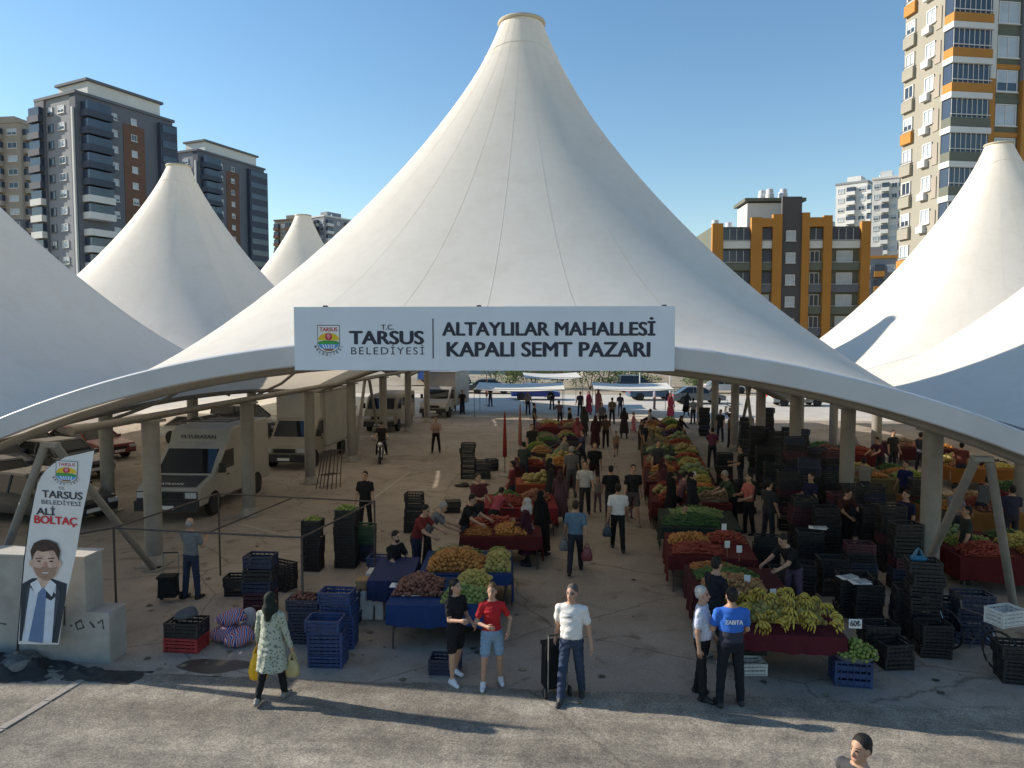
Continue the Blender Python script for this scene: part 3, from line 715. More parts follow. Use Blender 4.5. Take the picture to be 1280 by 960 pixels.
    pts = [q for k_, d_, _, _ in prims for q in ((d_[0], d_[1]) if k_ == 'cap' else (d_[0],) if k_ == 'ell' else [np.array([sx * w_ + 0, d_[1][1] + 0, z_]) for z_, w_, _, _ in d_[0] for sx in (-1, 1)])]
    pts = np.array(pts + [up((0, -.1, 1.5)), up((0, .1, 1.5))]); lo = pts.min(0) - .15; hi = pts.max(0) + .15; h = res / scale
    n = np.ceil((hi - lo) / h).astype(int) + 1
    ax = [lo[i] + np.arange(n[i]) * h for i in range(3)]
    P = np.stack(np.meshgrid(*ax, indexing='ij'), -1).reshape(-1, 3).astype(np.float32)
    D = None
    def dist(pr, P):
        k_, d_, _, _ = pr
        if k_ == 'cap':
            a, b, r0, r1 = d_; ab = (b - a).astype(np.float32); pa = P - a.astype(np.float32)
            t = np.clip(pa @ ab / max(float(ab @ ab), 1e-9), 0, 1); q = pa - t[:, None] * ab
            return np.sqrt((q * q).sum(1)) - (r0 + (r1 - r0) * t)
        if k_ == 'ell':
            c, r, M = d_; q = ((P - c.astype(np.float32)) @ M.astype(np.float32)) / r.astype(np.float32); l = np.sqrt((q * q).sum(1)); return ((l - 1) * np.float32(r.min())).astype(np.float32)
        pf, pv_, M, folds = d_; q = (P - pv_.astype(np.float32)) @ M.astype(np.float32) + pv_.astype(np.float32)
        z = q[:, 2]; wx = np.interp(z, pf[:, 0], pf[:, 1]); wy = np.interp(z, pf[:, 0], pf[:, 2]); oy = np.interp(z, pf[:, 0], pf[:, 3])
        if folds:
            th = np.arctan2(q[:, 1], q[:, 0]); am = np.clip((1.1 - z) * .09, 0, .05); wv = 1 + am * np.sin(9 * th + 3 * np.sin(4 * z)); wx = wx * wv; wy = wy * wv
        l = np.sqrt((q[:, 0] / wx) ** 2 + ((q[:, 1] - oy) / wy) ** 2); dr = (l - 1) * np.minimum(wx, wy)
        return np.maximum(np.maximum(dr, z - pf[-1, 0]), pf[0, 0] - z).astype(np.float32)
    for pr in prims:
        # work only in the primitive's neighbourhood
        d_ = pr[1]
        if pr[0] == 'cap': a_ = np.minimum(d_[0], d_[1]) - max(d_[2], d_[3]) - .07; b_ = np.maximum(d_[0], d_[1]) + max(d_[2], d_[3]) + .07
        elif pr[0] == 'ell': a_ = d_[0] - d_[1].max() - .07; b_ = d_[0] + d_[1].max() + .07
        else: a_ = lo; b_ = hi
        i0 = np.clip(((a_ - lo) / h).astype(int), 0, n - 1); i1 = np.clip(((b_ - lo) / h).astype(int) + 2, 1, n)
        if D is None: D = np.full(tuple(n), 1., np.float32)
        sl_ = tuple(slice(i0[i], i1[i]) for i in range(3)); sub = P.reshape(*n, 3)[sl_]; sp_ = sub.reshape(-1, 3)
        if not len(sp_): continue
        v = dist(pr, sp_).reshape(sub.shape[:3]); o = D[sl_]; k_ = pr[3]
        hh = np.clip(.5 + .5 * (o - v) / k_, 0, 1); D[sl_] = o * (1 - hh) + v * hh - k_ * hh * (1 - hh)
    vtx, quads = _surface_nets(D, lo, h)
    P32 = vtx.astype(np.float32); best = np.full(len(vtx), 9., np.float32); lab = np.zeros(len(vtx), np.int8)
    hl = ((vtx - hc0) @ RH) / hs         # head frame
    tl = (vtx - pv) @ RT_ + pv
    for pr in prims:
        v = dist(pr, P32); m = v < best - (.002 if pr[2] == 0 else -.002); lab[m] = pr[2]; best[m] = v[m]
    if not dress:
        belt = .99 if female else .965
        m = (lab == 1) & (tl[:, 2] < (belt if bottom != 'skirt' else .99)); lab[m] = 2
        m = (lab == 1) & (tl[:, 2] > 1.475); lab[m] = 0
    if top == 'none': pass
    hd = np.abs(hl[:, 2] - .1) < .25
    face = (lab == 0) & (hl[:, 1] < -.03) & hd
    eye = face & (np.abs(np.abs(hl[:, 0]) - .03) < .013) & (np.abs(hl[:, 2] - .105) < .009)
    brow = face & (np.abs(np.abs(hl[:, 0]) - .032) < .02) & (np.abs(hl[:, 2] - .127) < .007)
    lab[eye | brow] = 5
    if glasses: lab[face & (np.abs(np.abs(hl[:, 0]) - .034) < .026) & (np.abs(hl[:, 2] - .105) < .012)] = 5
    mouth = face & (np.abs(hl[:, 0]) < .024) & (np.abs(hl[:, 2] - .04) < .006); lab[mouth] = 6
    if beard: lab[face & (hl[:, 2] < .052) & (hl[:, 2] > -.03) & ~mouth & (hl[:, 1] < .03)] = 4
    if hair == 'scarf':
        op = (hl[:, 1] < -.045) & (np.abs(hl[:, 0]) < .052) & (hl[:, 2] > .005) & (hl[:, 2] < .165); lab[op & (lab == 4)] = 0
    # small creases of cloth
    am = np.where((lab == 1) | (lab == 2), .0045, 0)
    w_ = am * (np.sin(31 * vtx[:, 2] + 14 * vtx[:, 0] + 5 * np.sin(17 * vtx[:, 1] + 11 * vtx[:, 2])) + .7 * np.sin(62 * vtx[:, 2] - 33 * vtx[:, 0] + 3 * np.sin(25 * vtx[:, 1]))); ctr = np.array([0, 0, 0])
    nn = np.stack([vtx[:, 0], vtx[:, 1], 0 * vtx[:, 0]], 1); vtx = vtx + nn / (np.linalg.norm(nn, axis=1)[:, None] + 1e-3) * w_[:, None]
    fm = lab[quads]; fm = np.where((fm[:, 0] == fm[:, 2]), fm[:, 0], np.where(fm[:, 1] == fm[:, 3], fm[:, 1], fm[:, 0]))
    verts = [tuple(q) for q in vtx]; faces = [tuple(int(i) for i in q) for q in quads]; mi = [int(i) for i in fm]
    mb = MB(); mb.v = verts; mb.f = faces; mb.m = mi
    # fingers and thumb grow out of each palm
    for q, w, d, f in hands:
        pal = np.cross(d, f); pal = pal / np.linalg.norm(pal); pal = pal if pal[0] * -q > 0 else -pal       # palm faces inwards
        for i, ln in enumerate((.068, .078, .072, .056)):
            o = w + d * .075 + f * (.03 - .02 * i); k1 = o + d * ln * .5 + pal * .008; k2 = k1 + d * ln * .3 + pal * .018; k3 = k2 + d * ln * .18 + pal * .016
            mb.tube([o - d * .015, k1, k2, k3], [.0095, .009, .008, .006], 5, 0)
        o = w + d * .02 + f * .024; mb.tube([o, o + d * .03 + f * .022 + pal * .01, o + d * .06 + f * .03 + pal * .022, o + d * .078 + f * .028 + pal * .028], [.013, .011, .0095, .007], 5, 0)
    V = np.array(mb.v); z0 = V[:, 2].min(); V[:, 2] -= z0; V *= scale; mb.v = [tuple(q) for q in V]
    me = mb.mesh('person', [SKIN] * 7, True, 75)
    joints = {'hl': hands[0][1] + hands[0][2] * .09, 'hr': hands[1][1] + hands[1][2] * .09}
    me['hl'] = [float(v) for v in (joints['hl'] - np.array([0, 0, z0])) * scale]; me['hr'] = [float(v) for v in (joints['hr'] - np.array([0, 0, z0])) * scale]
    return me
SKIN = pm('skin', (.42, .25, .17), .55, .12, 12, .05, 60, spec=.3); SKIN2 = pm('skin_tan', (.3, .17, .11), .55, .12, 12, .05, 60, spec=.3)
DARKEYE = pm('eye_dark', (.02, .015, .012), .4, .1, 5); LIP = pm('lip', (.32, .12, .1), .5, .1, 9)
HAIRC = {'black': (.012, .01, .009), 'brown': (.035, .02, .012), 'grey': (.3, .29, .28), 'white': (.45, .44, .42), 'fair': (.12, .07, .03)}
_PM = {}
def person(label, at, rot, H=1.72, top_c=(.1, .1, .1), bot_c=(.03, .035, .05), shoe_c=(.03, .03, .03), hair_c='black', skin=SKIN, mats=None, group=None, z=0., **kw):
    base = 1.75 if not kw.get('child') else 1.8
    key = repr(sorted(kw.items(), key=str)) + '%.2f' % H
    if key not in _PM: _PM[key] = person_mesh(scale=H / base, **kw)
    me = _PM[key]
    o = ob('person', me, None, (at[0], at[1], z), R(rot))
    hc = HAIRC[hair_c] if isinstance(hair_c, str) else hair_c
    hm = pm('hair_%s' % hair_c, hc, .6, .3, 60, .5, 120, spec=.3) if isinstance(hair_c, str) else cloth(hc)
    mm = [skin, cloth(top_c), cloth(bot_c), plain(shoe_c, .6), hm, DARKEYE, LIP]
    for k, v in (mats or {}).items(): mm[k] = v
    for i, m in enumerate(mm):
        o.material_slots[i].link = 'OBJECT'; o.material_slots[i].material = m
    tag(o, label, 'person', group or 'people in the market')
    return o
def hand(o, s_):                      # where a hand is, in the world
    v = Vector(o.data['hl' if s_ < 0 else 'hr']); return Matrix.Translation(o.location) @ Matrix.Rotation(o.rotation_euler.z, 4, 'Z') @ v
WALK = dict(legs=((22, 3, 6), (-16, 3, 16)), arms=((-14, 8, 12, 0), (18, 8, 22, 0)))
WALK2 = dict(legs=((-16, 3, 16), (20, 3, 6)), arms=((16, 8, 20, 0), (-14, 8, 12, 0)))
STAND = dict(legs=((2, 5, 2), (-2, 5, 2)), arms=((4, 9, 12, 0), (6, 9, 16, 0)))
WORK = dict(lean=22, legs=((6, 5, 6), (-4, 5, 4)), arms=((38, 6, 30, 10), (46, 6, 26, 12)))
SIT = dict(lean=8, legs=((84, 8, 84), (84, 8, 84)), arms=((30, 8, 40, 14), (30, 8, 40, 14)))
HOLD = dict(legs=((2, 5, 2), (-4, 5, 4)), arms=((20, 6, 70, 24), (14, 8, 60, 20)))
HIPS = dict(legs=((4, 6, 4), (-6, 5, 8)), arms=((-12, 34, 70, 60), (6, 8, 14, 0)))
def carry_bag(label, at, h=.34, w=.26, d=.14, c=(.6, .35, .02), m=None, rz=0.):
    """a filled plastic carrier hanging from its handles at point at"""
    m = m or pm('bag_%d_%d_%d' % tuple(int(v * 255) for v in c), c, .35, .15, 12, .6, 18, spec=.5)
    vs = []; fs = []; n = 18; rows = [(0, .75), (.06, 1.0), (.3, 1.08), (.6, .95), (.85, .7), (1, .5)]
    for i, (t, k) in enumerate(rows):
        for j in range(n):
            q = 2 * math.pi * j / n; cr = 1 + .07 * math.sin(5 * q + i * 1.7)
            x = math.copysign(abs(math.cos(q)) ** .7, math.cos(q)); y = math.copysign(abs(math.sin(q)) ** .8, math.sin(q))
            vs.append((x * w / 2 * k * cr, y * d / 2 * k * cr, -.12 - h + t * h))
    for i in range(len(rows) - 1):
        for j in range(n): fs.append((i * n + j, i * n + (j + 1) % n, (i + 1) * n + (j + 1) % n, (i + 1) * n + j))
    fs.append(tuple(range(n - 1, -1, -1)))
    t = thing('carrier_bag', label, 'bag', at, rz, 'bags carried or set down')
    MB().add(vs, fs).build('bag_body', m, t, True, angle=70)
    for y in (-.02, .02): MB().tube([(-w * .22, y * 1.5, -.13), (-w * .1, y, -.04), (0, y * .4, 0), (w * .1, y, -.04), (w * .22, y * 1.5, -.13)], [.02, .014, .01, .014, .02], 6).build('handle', m, t, True)
    return t
# ------------------------------------------------------------------ crates
_CR8 = {}
def crate_mesh(col, w=.58, d=.38, h=.2):
    k = (col, w, d, h)
    if k in _CR8: return _CR8[k]
    mb = MB(); t = .014; mb.box((0, 0, .008), (w - .02, d - .02, .016))
    for sx in (-1, 1):
        for sy in (-1, 1): mb.box((sx * (w / 2 - .02), sy * (d / 2 - .02), h / 2), (.038, .038, h - .002))
    nb = 3 if h > .24 else 2
    for s_ in (-1, 1):
        mb.box((0, s_ * (d / 2 - t / 2), h - .02), (w, t * 1.6, .038)); mb.box((s_ * (w / 2 - t / 2), 0, h - .0205), (t * 1.6, d - .01, .037))
        for j in range(nb):
            z = .03 + j * (h - .07) / nb; bh = (h - .07) / nb * .68
            mb.box((0, s_ * (d / 2 - t), z + bh / 2), (w - .03, t, bh)); mb.box((s_ * (w / 2 - t), 0, z + bh / 2), (t, d - .03, bh))
        for j in range(5): mb.box((-w / 2 + w * (j + 1) / 6, s_ * (d / 2 - t * .6), h / 2), (.014, t * 1.3, h - .05))
        for j in range(2): mb.box((s_ * (w / 2 - t * .6), -d / 2 + d * (j + 1) / 3, h / 2), (t * 1.3, .014, h - .05))
    _CR8[k] = mb.mesh('plastic_crate', PLASTIC[col]); return _CR8[k]
def nth_top(i, n):
    j = n - 1 - i
    return 'topmost' if j == 0 else 'bottom' if i == 0 else f'{ordn[j]} from top'
_CN = {'black': 'black', 'blue': 'blue', 'navy': 'dark navy', 'red': 'red', 'white': 'white', 'purple': 'maroon', 'wood': 'wooden', 'green': 'dark green'}
def stack(cols, at, rz, where, w=.58, d=.38, h=.2, z=0., jit=.03, fill=None):
    """a stack of crates, each one its own thing; fill puts produce into the top one"""
    n = len(cols)
    for i, c in enumerate(cols):
        o = ob('plastic_crate' if c != 'wood' else 'wooden_crate', crate_mesh(c, w, d, h), None, (at[0] + random.uniform(-jit, jit), at[1] + random.uniform(-jit, jit), z + i * (h + .001)), R(rz + random.uniform(-5, 5)))
        kd = 'crate' if c == 'wood' else 'plastic crate'
        tag(o, f'{_CN[c]} {kd} {where}' if n == 1 else f'{_CN[c]} {kd}, {nth_top(i, n)}, stack {where}', 'crate', 'crates about the market')
    if fill:
        heap(fill, at, z + n * (h + .001) - .06, w * .88, d * .88, .09, rz, f'{FRUIT[fill][3]} filling the top crate {where}')
# ------------------------------------------------------------------ produce
def _ico(sub):
    t = (1 + 5 ** .5) / 2
    V = [Vector(v).normalized() for v in ((-1, t, 0), (1, t, 0), (-1, -t, 0), (1, -t, 0), (0, -1, t), (0, 1, t), (0, -1, -t), (0, 1, -t), (t, 0, -1), (t, 0, 1), (-t, 0, -1), (-t, 0, 1))]
    F = [(0, 11, 5), (0, 5, 1), (0, 1, 7), (0, 7, 10), (0, 10, 11), (1, 5, 9), (5, 11, 4), (11, 10, 2), (10, 7, 6), (7, 1, 8), (3, 9, 4), (3, 4, 2), (3, 2, 6), (3, 6, 8), (3, 8, 9), (4, 9, 5), (2, 4, 11), (6, 2, 10), (8, 6, 7), (9, 8, 1)]
    for _ in range(sub):
        c = {}; G_ = []
        def mid(a, b):
            k = (min(a, b), max(a, b))
            if k not in c: V.append(((V[a] + V[b]) / 2).normalized()); c[k] = len(V) - 1
            return c[k]
        for a, b, d in F: x, y, z = mid(a, b), mid(b, d), mid(d, a); G_ += [(a, x, z), (b, y, x), (d, z, y), (x, y, z)]
        F = G_
    return np.array([v[:] for v in V]), np.array(F)
ICO1 = _ico(1); ICO0 = _ico(0)
# radius, colour, stretch, words
FRUIT = {'oranges': (.042, (.72, .24, .02), (1, 1, 1), 'bright oranges', (.8, .34, .04)), 'tomatoes': (.04, (.42, .035, .02), (1, 1, .85), 'red tomatoes', (.55, .09, .03)),
         'onions': (.042, (.3, .08, .06), (1, 1, .85), 'red onions', (.42, .17, .1)), 'limes': (.034, (.26, .36, .03), (1, 1, 1), 'green limes', (.42, .48, .08)),
         'lemons': (.037, (.7, .5, .05), (1.3, 1, 1), 'yellow lemons', (.78, .62, .12)), 'potatoes': (.045, (.38, .26, .12), (1.35, 1, .85), 'brown potatoes', (.46, .33, .18)),
         'peppers': (.035, (.08, .2, .03), (2.2, .8, .8), 'green peppers', (.14, .32, .05)), 'cucumbers': (.03, (.05, .14, .03), (3.4, .9, .9), 'dark cucumbers', (.1, .22, .06)),
         'aubergines': (.04, (.03, .012, .03), (2.4, 1, 1), 'dark aubergines', (.06, .02, .05)), 'peaches': (.04, (.62, .22, .08), (1, 1, 1), 'blushing peaches', (.7, .4, .12)),
         'carrots': (.024, (.65, .2, .02), (4, 1, 1), 'orange carrots', (.75, .28, .04)), 'red_peppers': (.034, (.42, .03, .02), (2.1, .85, .85), 'red peppers', (.5, .08, .03)),
         'apples': (.042, (.36, .05, .04), (1, 1, .95), 'red apples', (.5, .24, .08)), 'quinces': (.05, (.6, .45, .06), (1, 1, 1.1), 'yellow quinces', (.68, .55, .14)),
         'olives': (.02, (.36, .36, .05), (1.2, 1, 1), 'small green olives', (.5, .46, .09)), 'green_apples': (.042, (.3, .4, .05), (1, 1, .95), 'pale green apples', (.45, .52, .13)),
         'melons': (.1, (.55, .42, .1), (1.25, 1, 1), 'yellow melons', (.62, .5, .16)), 'cabbages': (.1, (.25, .38, .14), (1, 1, .85), 'pale cabbages', (.38, .5, .24))}
def heap(kind, at, z, w, d, h, rz, label, tilt=0., cat='produce', group='produce heaped on the stalls', round_=False, dens=1.):
    r, c, st, words, hue = FRUIT[kind]
    ds = lambda q: tuple((v * .88 + .12 * (q[0] * .3 + q[1] * .6 + q[2] * .1)) * .64 for v in q)
    V0, F0 = ICO1 if r > .03 else ICO0
    # squat fruits with pointed ends
    V0 = V0 * np.array(st) * r
    if st[0] > 1.2: k = 1 - .45 * (np.abs(V0[:, 0]) / (st[0] * r)) ** 2; V0 = V0 * np.stack([np.ones(len(k)), k, k], 1)
    sp = 1.8 * r * (max(1, st[0] * .55)); P = []
    surf = lambda u, v: h * max(0, 1 - u * u - v * v) if round_ else h * max(0, 1 - abs(u) ** 2.4) * max(0, 1 - abs(v) ** 2.4) + tilt * v * d * .5
    ny = max(2, int(d / (1.6 * r))); nx = max(2, int(w / sp))
    for j in range(ny):
        for i in range(nx + 1):
            u = -1 + 2 * (i + (.5 if j % 2 else 0)) / nx + random.uniform(-.25, .25) / nx; v = -1 + 2 * (j + .5) / ny + random.uniform(-.3, .3) / ny
            if abs(u) > 1 or (round_ and u * u + v * v > 1): continue
            P.append((u * w / 2, v * d / 2, surf(u, v) + r * .55 + random.uniform(-.25, .3) * r))
            if random.random() < .16: P.append((u * w / 2 + r * .7, v * d / 2, surf(u, v) + r * 1.5))
    P = np.array(P); n = len(P); nv = len(V0)
    A = rng.uniform(0, 2 * math.pi, n) if st[0] < 2 else rng.normal(0, .5, n) + rng.integers(0, 2, n) * math.pi
    B = rng.normal(0, .25, n); Sc = rng.uniform(.72, 1.22, n)
    ca, sa, cb, sb = np.cos(A), np.sin(A), np.cos(B), np.sin(B)
    x = V0[None, :, 0] * cb[:, None] - V0[None, :, 2] * sb[:, None]; zz = V0[None, :, 0] * sb[:, None] + V0[None, :, 2] * cb[:, None]; y = np.broadcast_to(V0[None, :, 1], x.shape)
    X = (x * ca[:, None] - y * sa[:, None]) * Sc[:, None] + P[:, 0:1]; Y = (x * sa[:, None] + y * ca[:, None]) * Sc[:, None] + P[:, 1:2]; Z = zz * Sc[:, None] + P[:, 2:3]
    VV = np.stack([X, Y, Z], -1).reshape(-1, 3); FF = (F0[None] + (np.arange(n) * nv)[:, None, None]).reshape(-1, 3)
    # core under the skin of fruits
    g = 9; cv = [((-1 + 2 * i / (g - 1)) * w * .47, (-1 + 2 * j / (g - 1)) * d * .47, surf(-1 + 2 * i / (g - 1), -1 + 2 * j / (g - 1))) for j in range(g) for i in range(g)]
    if round_: cv = [(x * min(1, .8 / max(1e-6, math.hypot(2 * x / w, 2 * y / d))), y * min(1, .8 / max(1e-6, math.hypot(2 * x / w, 2 * y / d))), z_) for x, y, z_ in cv]
    o0 = len(VV); VV = np.concatenate([VV, np.array(cv)]); cf = [(o0 + j * g + i, o0 + j * g + i + 1, o0 + (j + 1) * g + i + 1, o0 + (j + 1) * g + i) for j in range(g - 1) for i in range(g - 1)]
    me = bpy.data.meshes.new('produce_heap'); me.from_pydata(VV.tolist(), [], FF.tolist() + cf); me.materials.append(pm('fruit_' + kind, ds(c), .5, .3, 20, .05, 50, island=.7, hue=ds(hue), spec=.3))
    me.polygons.foreach_set('use_smooth', [True] * len(me.polygons)); me.update()
    o = ob('produce_heap', me, None, (at[0], at[1], z), R(rz)); return tag(o, label, cat, group, 'stuff')
LEAFM = {'dark': pm('leaf_dark', (.045, .11, .025), .6, .3, 9, island=.8, hue=(.1, .2, .05)), 'pale': pm('leaf_pale', (.12, .2, .05), .6, .3, 9, island=.8, hue=(.25, .34, .12))}
def leaves(at, z, w, d, h, rz, label, kind='dark', n=520, size=.07, cat='produce', group='produce heaped on the stalls'):
    mb = MB()
    for _ in range(n):
        u, v = random.uniform(-1, 1), random.uniform(-1, 1); t = random.uniform(.55, 1)
        p = Vector((u * w / 2, v * d / 2, h * (1 - abs(u) ** 2.5) * (1 - abs(v) ** 2.5) * t + .01))
        a = random.uniform(0, 6.28); e = Vector((math.cos(a), math.sin(a), random.uniform(.0, .9))).normalized(); s_ = e.cross(Vector((0, 0, 1))).normalized(); L_ = size * random.uniform(.6, 1.3); b = L_ * .38
        mb.add([p, p + e * L_ * .5 + s_ * b, p + e * L_ - Vector((0, 0, L_ * .2)), p + e * L_ * .5 - s_ * b], [(0, 1, 2), (0, 2, 3)])
    g = 9; o0 = [((-1 + 2 * i / (g - 1)) * w * .48, (-1 + 2 * j / (g - 1)) * d * .48, h * .8 * (1 - abs(-1 + 2 * i / (g - 1)) ** 2.5) * (1 - abs(-1 + 2 * j / (g - 1)) ** 2.5)) for j in range(g) for i in range(g)]
    mb.add(o0, [(j * g + i, j * g + i + 1, (j + 1) * g + i + 1, (j + 1) * g + i) for j in range(g - 1) for i in range(g - 1)])
    return tag(mb.build('greens_heap', LEAFM[kind], None, False, (at[0], at[1], z), R(rz)), label, cat, group, 'stuff')
def banana_mesh(seed):
    rd = random.Random(seed); mb = MB()
    for i in range(7):
        a = R(-50 + i * 17 + rd.uniform(-5, 5)); pts = []; dx, dy = math.sin(a), -math.cos(a); lay = .03 * (i % 2)
        for k in range(6):
            t = k / 5; r = .02 + .16 * math.sin(t * 1.5); pts.append((dx * r, dy * r, .13 + lay - .13 * t * t + .035 * math.sin(t * 3.1)))
        mb.tube(pts, [.008, .017, .021, .021, .016, .006], 6)
    mb.tube([(0, .02, .13), (0, .0, .15), (0, -.01, .13)], [.02, .025, .02], 6)
    return mb.mesh('banana_bunch', pm('banana', (.5, .34, .03), .5, .25, 16, .05, 30, island=.4, hue=(.62, .47, .08)), True, 60)
# ------------------------------------------------------------------ stalls
def table(at, rz, w, d, label, h=.78, leg=DARKTUBE):
    t = thing('stall_table', label, 'table', (*at, 0), R(rz), 'produce stall tables')
    MB().box((0, 0, h - .015), (w, d, .03)).build('tabletop', PLASTIC['wood'], t)
    for sx in (-1, 1):
        for sy in (-1, 1): MB().tube([(sx * (w / 2 - .1), sy * (d / 2 + .0), 0), (sx * (w / 2 - .1), sy * (d / 2 - .16), h - .03)], .018, 6).build('leg', leg, t, True)
        MB().tube([(sx * (w / 2 - .1), -(d / 2 - .07), .3), (sx * (w / 2 - .1), d / 2 - .07, .3)], .014, 6).build('crossbar', leg, t, True)
    return t
def tablecloth(at, rz, w, d, c, label, z=.785, drops=(.3, .3, .3, .3)):
    """drops: front, right, back, left"""
    mb = MB(); rd = random.Random(label); w2, d2 = w / 2 + .02, d / 2 + .02; n = 24
    mb.add([(-w2, -d2, z), (w2, -d2, z), (w2, d2, z), (-w2, d2, z)], [(0, 1, 2, 3)])
    sides = [((-w2, -d2), (w2, -d2), (0, -1)), ((w2, -d2), (w2, d2), (1, 0)), ((w2, d2), (-w2, d2), (0, 1)), ((-w2, d2), (-w2, -d2), (-1, 0))]
    for (a, b, nr), dr in zip(sides, drops):
        if not dr: continue
        vs = []; fs = []; rows = 5; ph = rd.uniform(0, 6)
        for i in range(rows + 1):
            t = i / rows
            for j in range(n + 1):
                u = j / n; wv = t * (.022 * math.sin(u * 23 + ph) + .018 * math.sin(u * 41 + ph * 2)) + .02 * t
                zz = z - dr * t * (1 + .05 * math.sin(u * 9 + ph)) ; vs.append((a[0] + (b[0] - a[0]) * u + nr[0] * wv, a[1] + (b[1] - a[1]) * u + nr[1] * wv, max(.02, zz)))
        for i in range(rows):
            for j in range(n): fs.append((i * (n + 1) + j, (i + 1) * (n + 1) + j, (i + 1) * (n + 1) + j + 1, i * (n + 1) + j + 1))
        mb.add(vs, fs)
    return tag(mb.build('tablecloth', cloth(c), None, True, (*at, 0), R(rz), angle=60), label, 'tablecloth', 'cloths over the stall tables')
def stall(desc, at, rz, w, d, cc, cname, items, drops=(.45, .5, .3, .4), h=.78):
    """items: (kind, dx, dy, w, d, h)"""
    table(at, rz, w, d, f'trestle table carrying the {desc}', h)
    tablecloth(at, rz, w, d, cc, f'{cname} cloth draped over the {desc}', h + .005, drops)
    M = Matrix.Rotation(R(rz), 2)
    for k, dx, dy, iw, idp, ih in items:
        p = M @ Vector((dx, dy)); q = (at[0] + p.x, at[1] + p.y)
        if k in ('greens', 'lettuce'): leaves(q, h + .008, iw, idp, ih, rz, f"{'dark green herbs' if k == 'greens' else 'pale green lettuces'} piled on the {desc}", 'dark' if k == 'greens' else 'pale')
        else: heap(k, q, h + .008, iw, idp, ih, rz, f'{FRUIT[k][3]} piled on the {desc}')
def price_card(at, z, label, txt=None, rz=0., w=.16, h=.13, stick=.22):
    t = thing('price_card', label, 'price card', (*at, z), R(rz), 'price cards on the produce')
    MB().tube([(0, 0, -.05), (0, 0, stick)], .006, 5).build('stick', PLASTIC['wood'], t)
    MB().box((0, -.006, stick + h / 2 - .02), (w, .006, h)).build('card', PAPER, t)
    if txt: ftext('lettering', txt, INK, t, -w * .4, w * .4, stick + h * .12, h * .6, -.0105, .03)
# ------------------------------------------------------------------ vehicles (front faces -Y, origin under the nose)
def wheel(parent, x, y, r, w=.2):
    t = MB().lathe([(r * .62, -w / 2), (r * .93, -w / 2), (r, -w / 3), (r, w / 3), (r * .93, w / 2), (r * .62, w / 2)], 22, axis='X').build('wheel', RUBBER, parent, True, (x, y, r))
    MB().lathe([(r * .63, -w * .3), (r * .5, -w * .42), (r * .2, -w * .36), (.0, -w * .4)], 16, axis='X').build('rim', CHROME, t, True); MB().lathe([(.0, w * .4), (r * .2, w * .36), (r * .5, w * .42), (r * .63, w * .3)], 16, axis='X').build('rim', CHROME, t, True)
def seg_panel(p, q, x0, x1, t=.006, m0=.04, m1=.04, taper=0.):
    """flat panel lying on the body segment p->q (y,z), pushed out by t"""
    dy, dz = q[0] - p[0], q[1] - p[1]; l = math.hypot(dy, dz); nx, nz = -dz / l, dy / l
    a = (p[0] + dy * m0 + nx * t, p[1] + dz * m0 + nz * t); b = (q[0] - dy * m1 + nx * t, q[1] - dz * m1 + nz * t)
    return [(x0, *a), (x1, *a), (x1 - taper, *b), (x0 + taper, *b)]
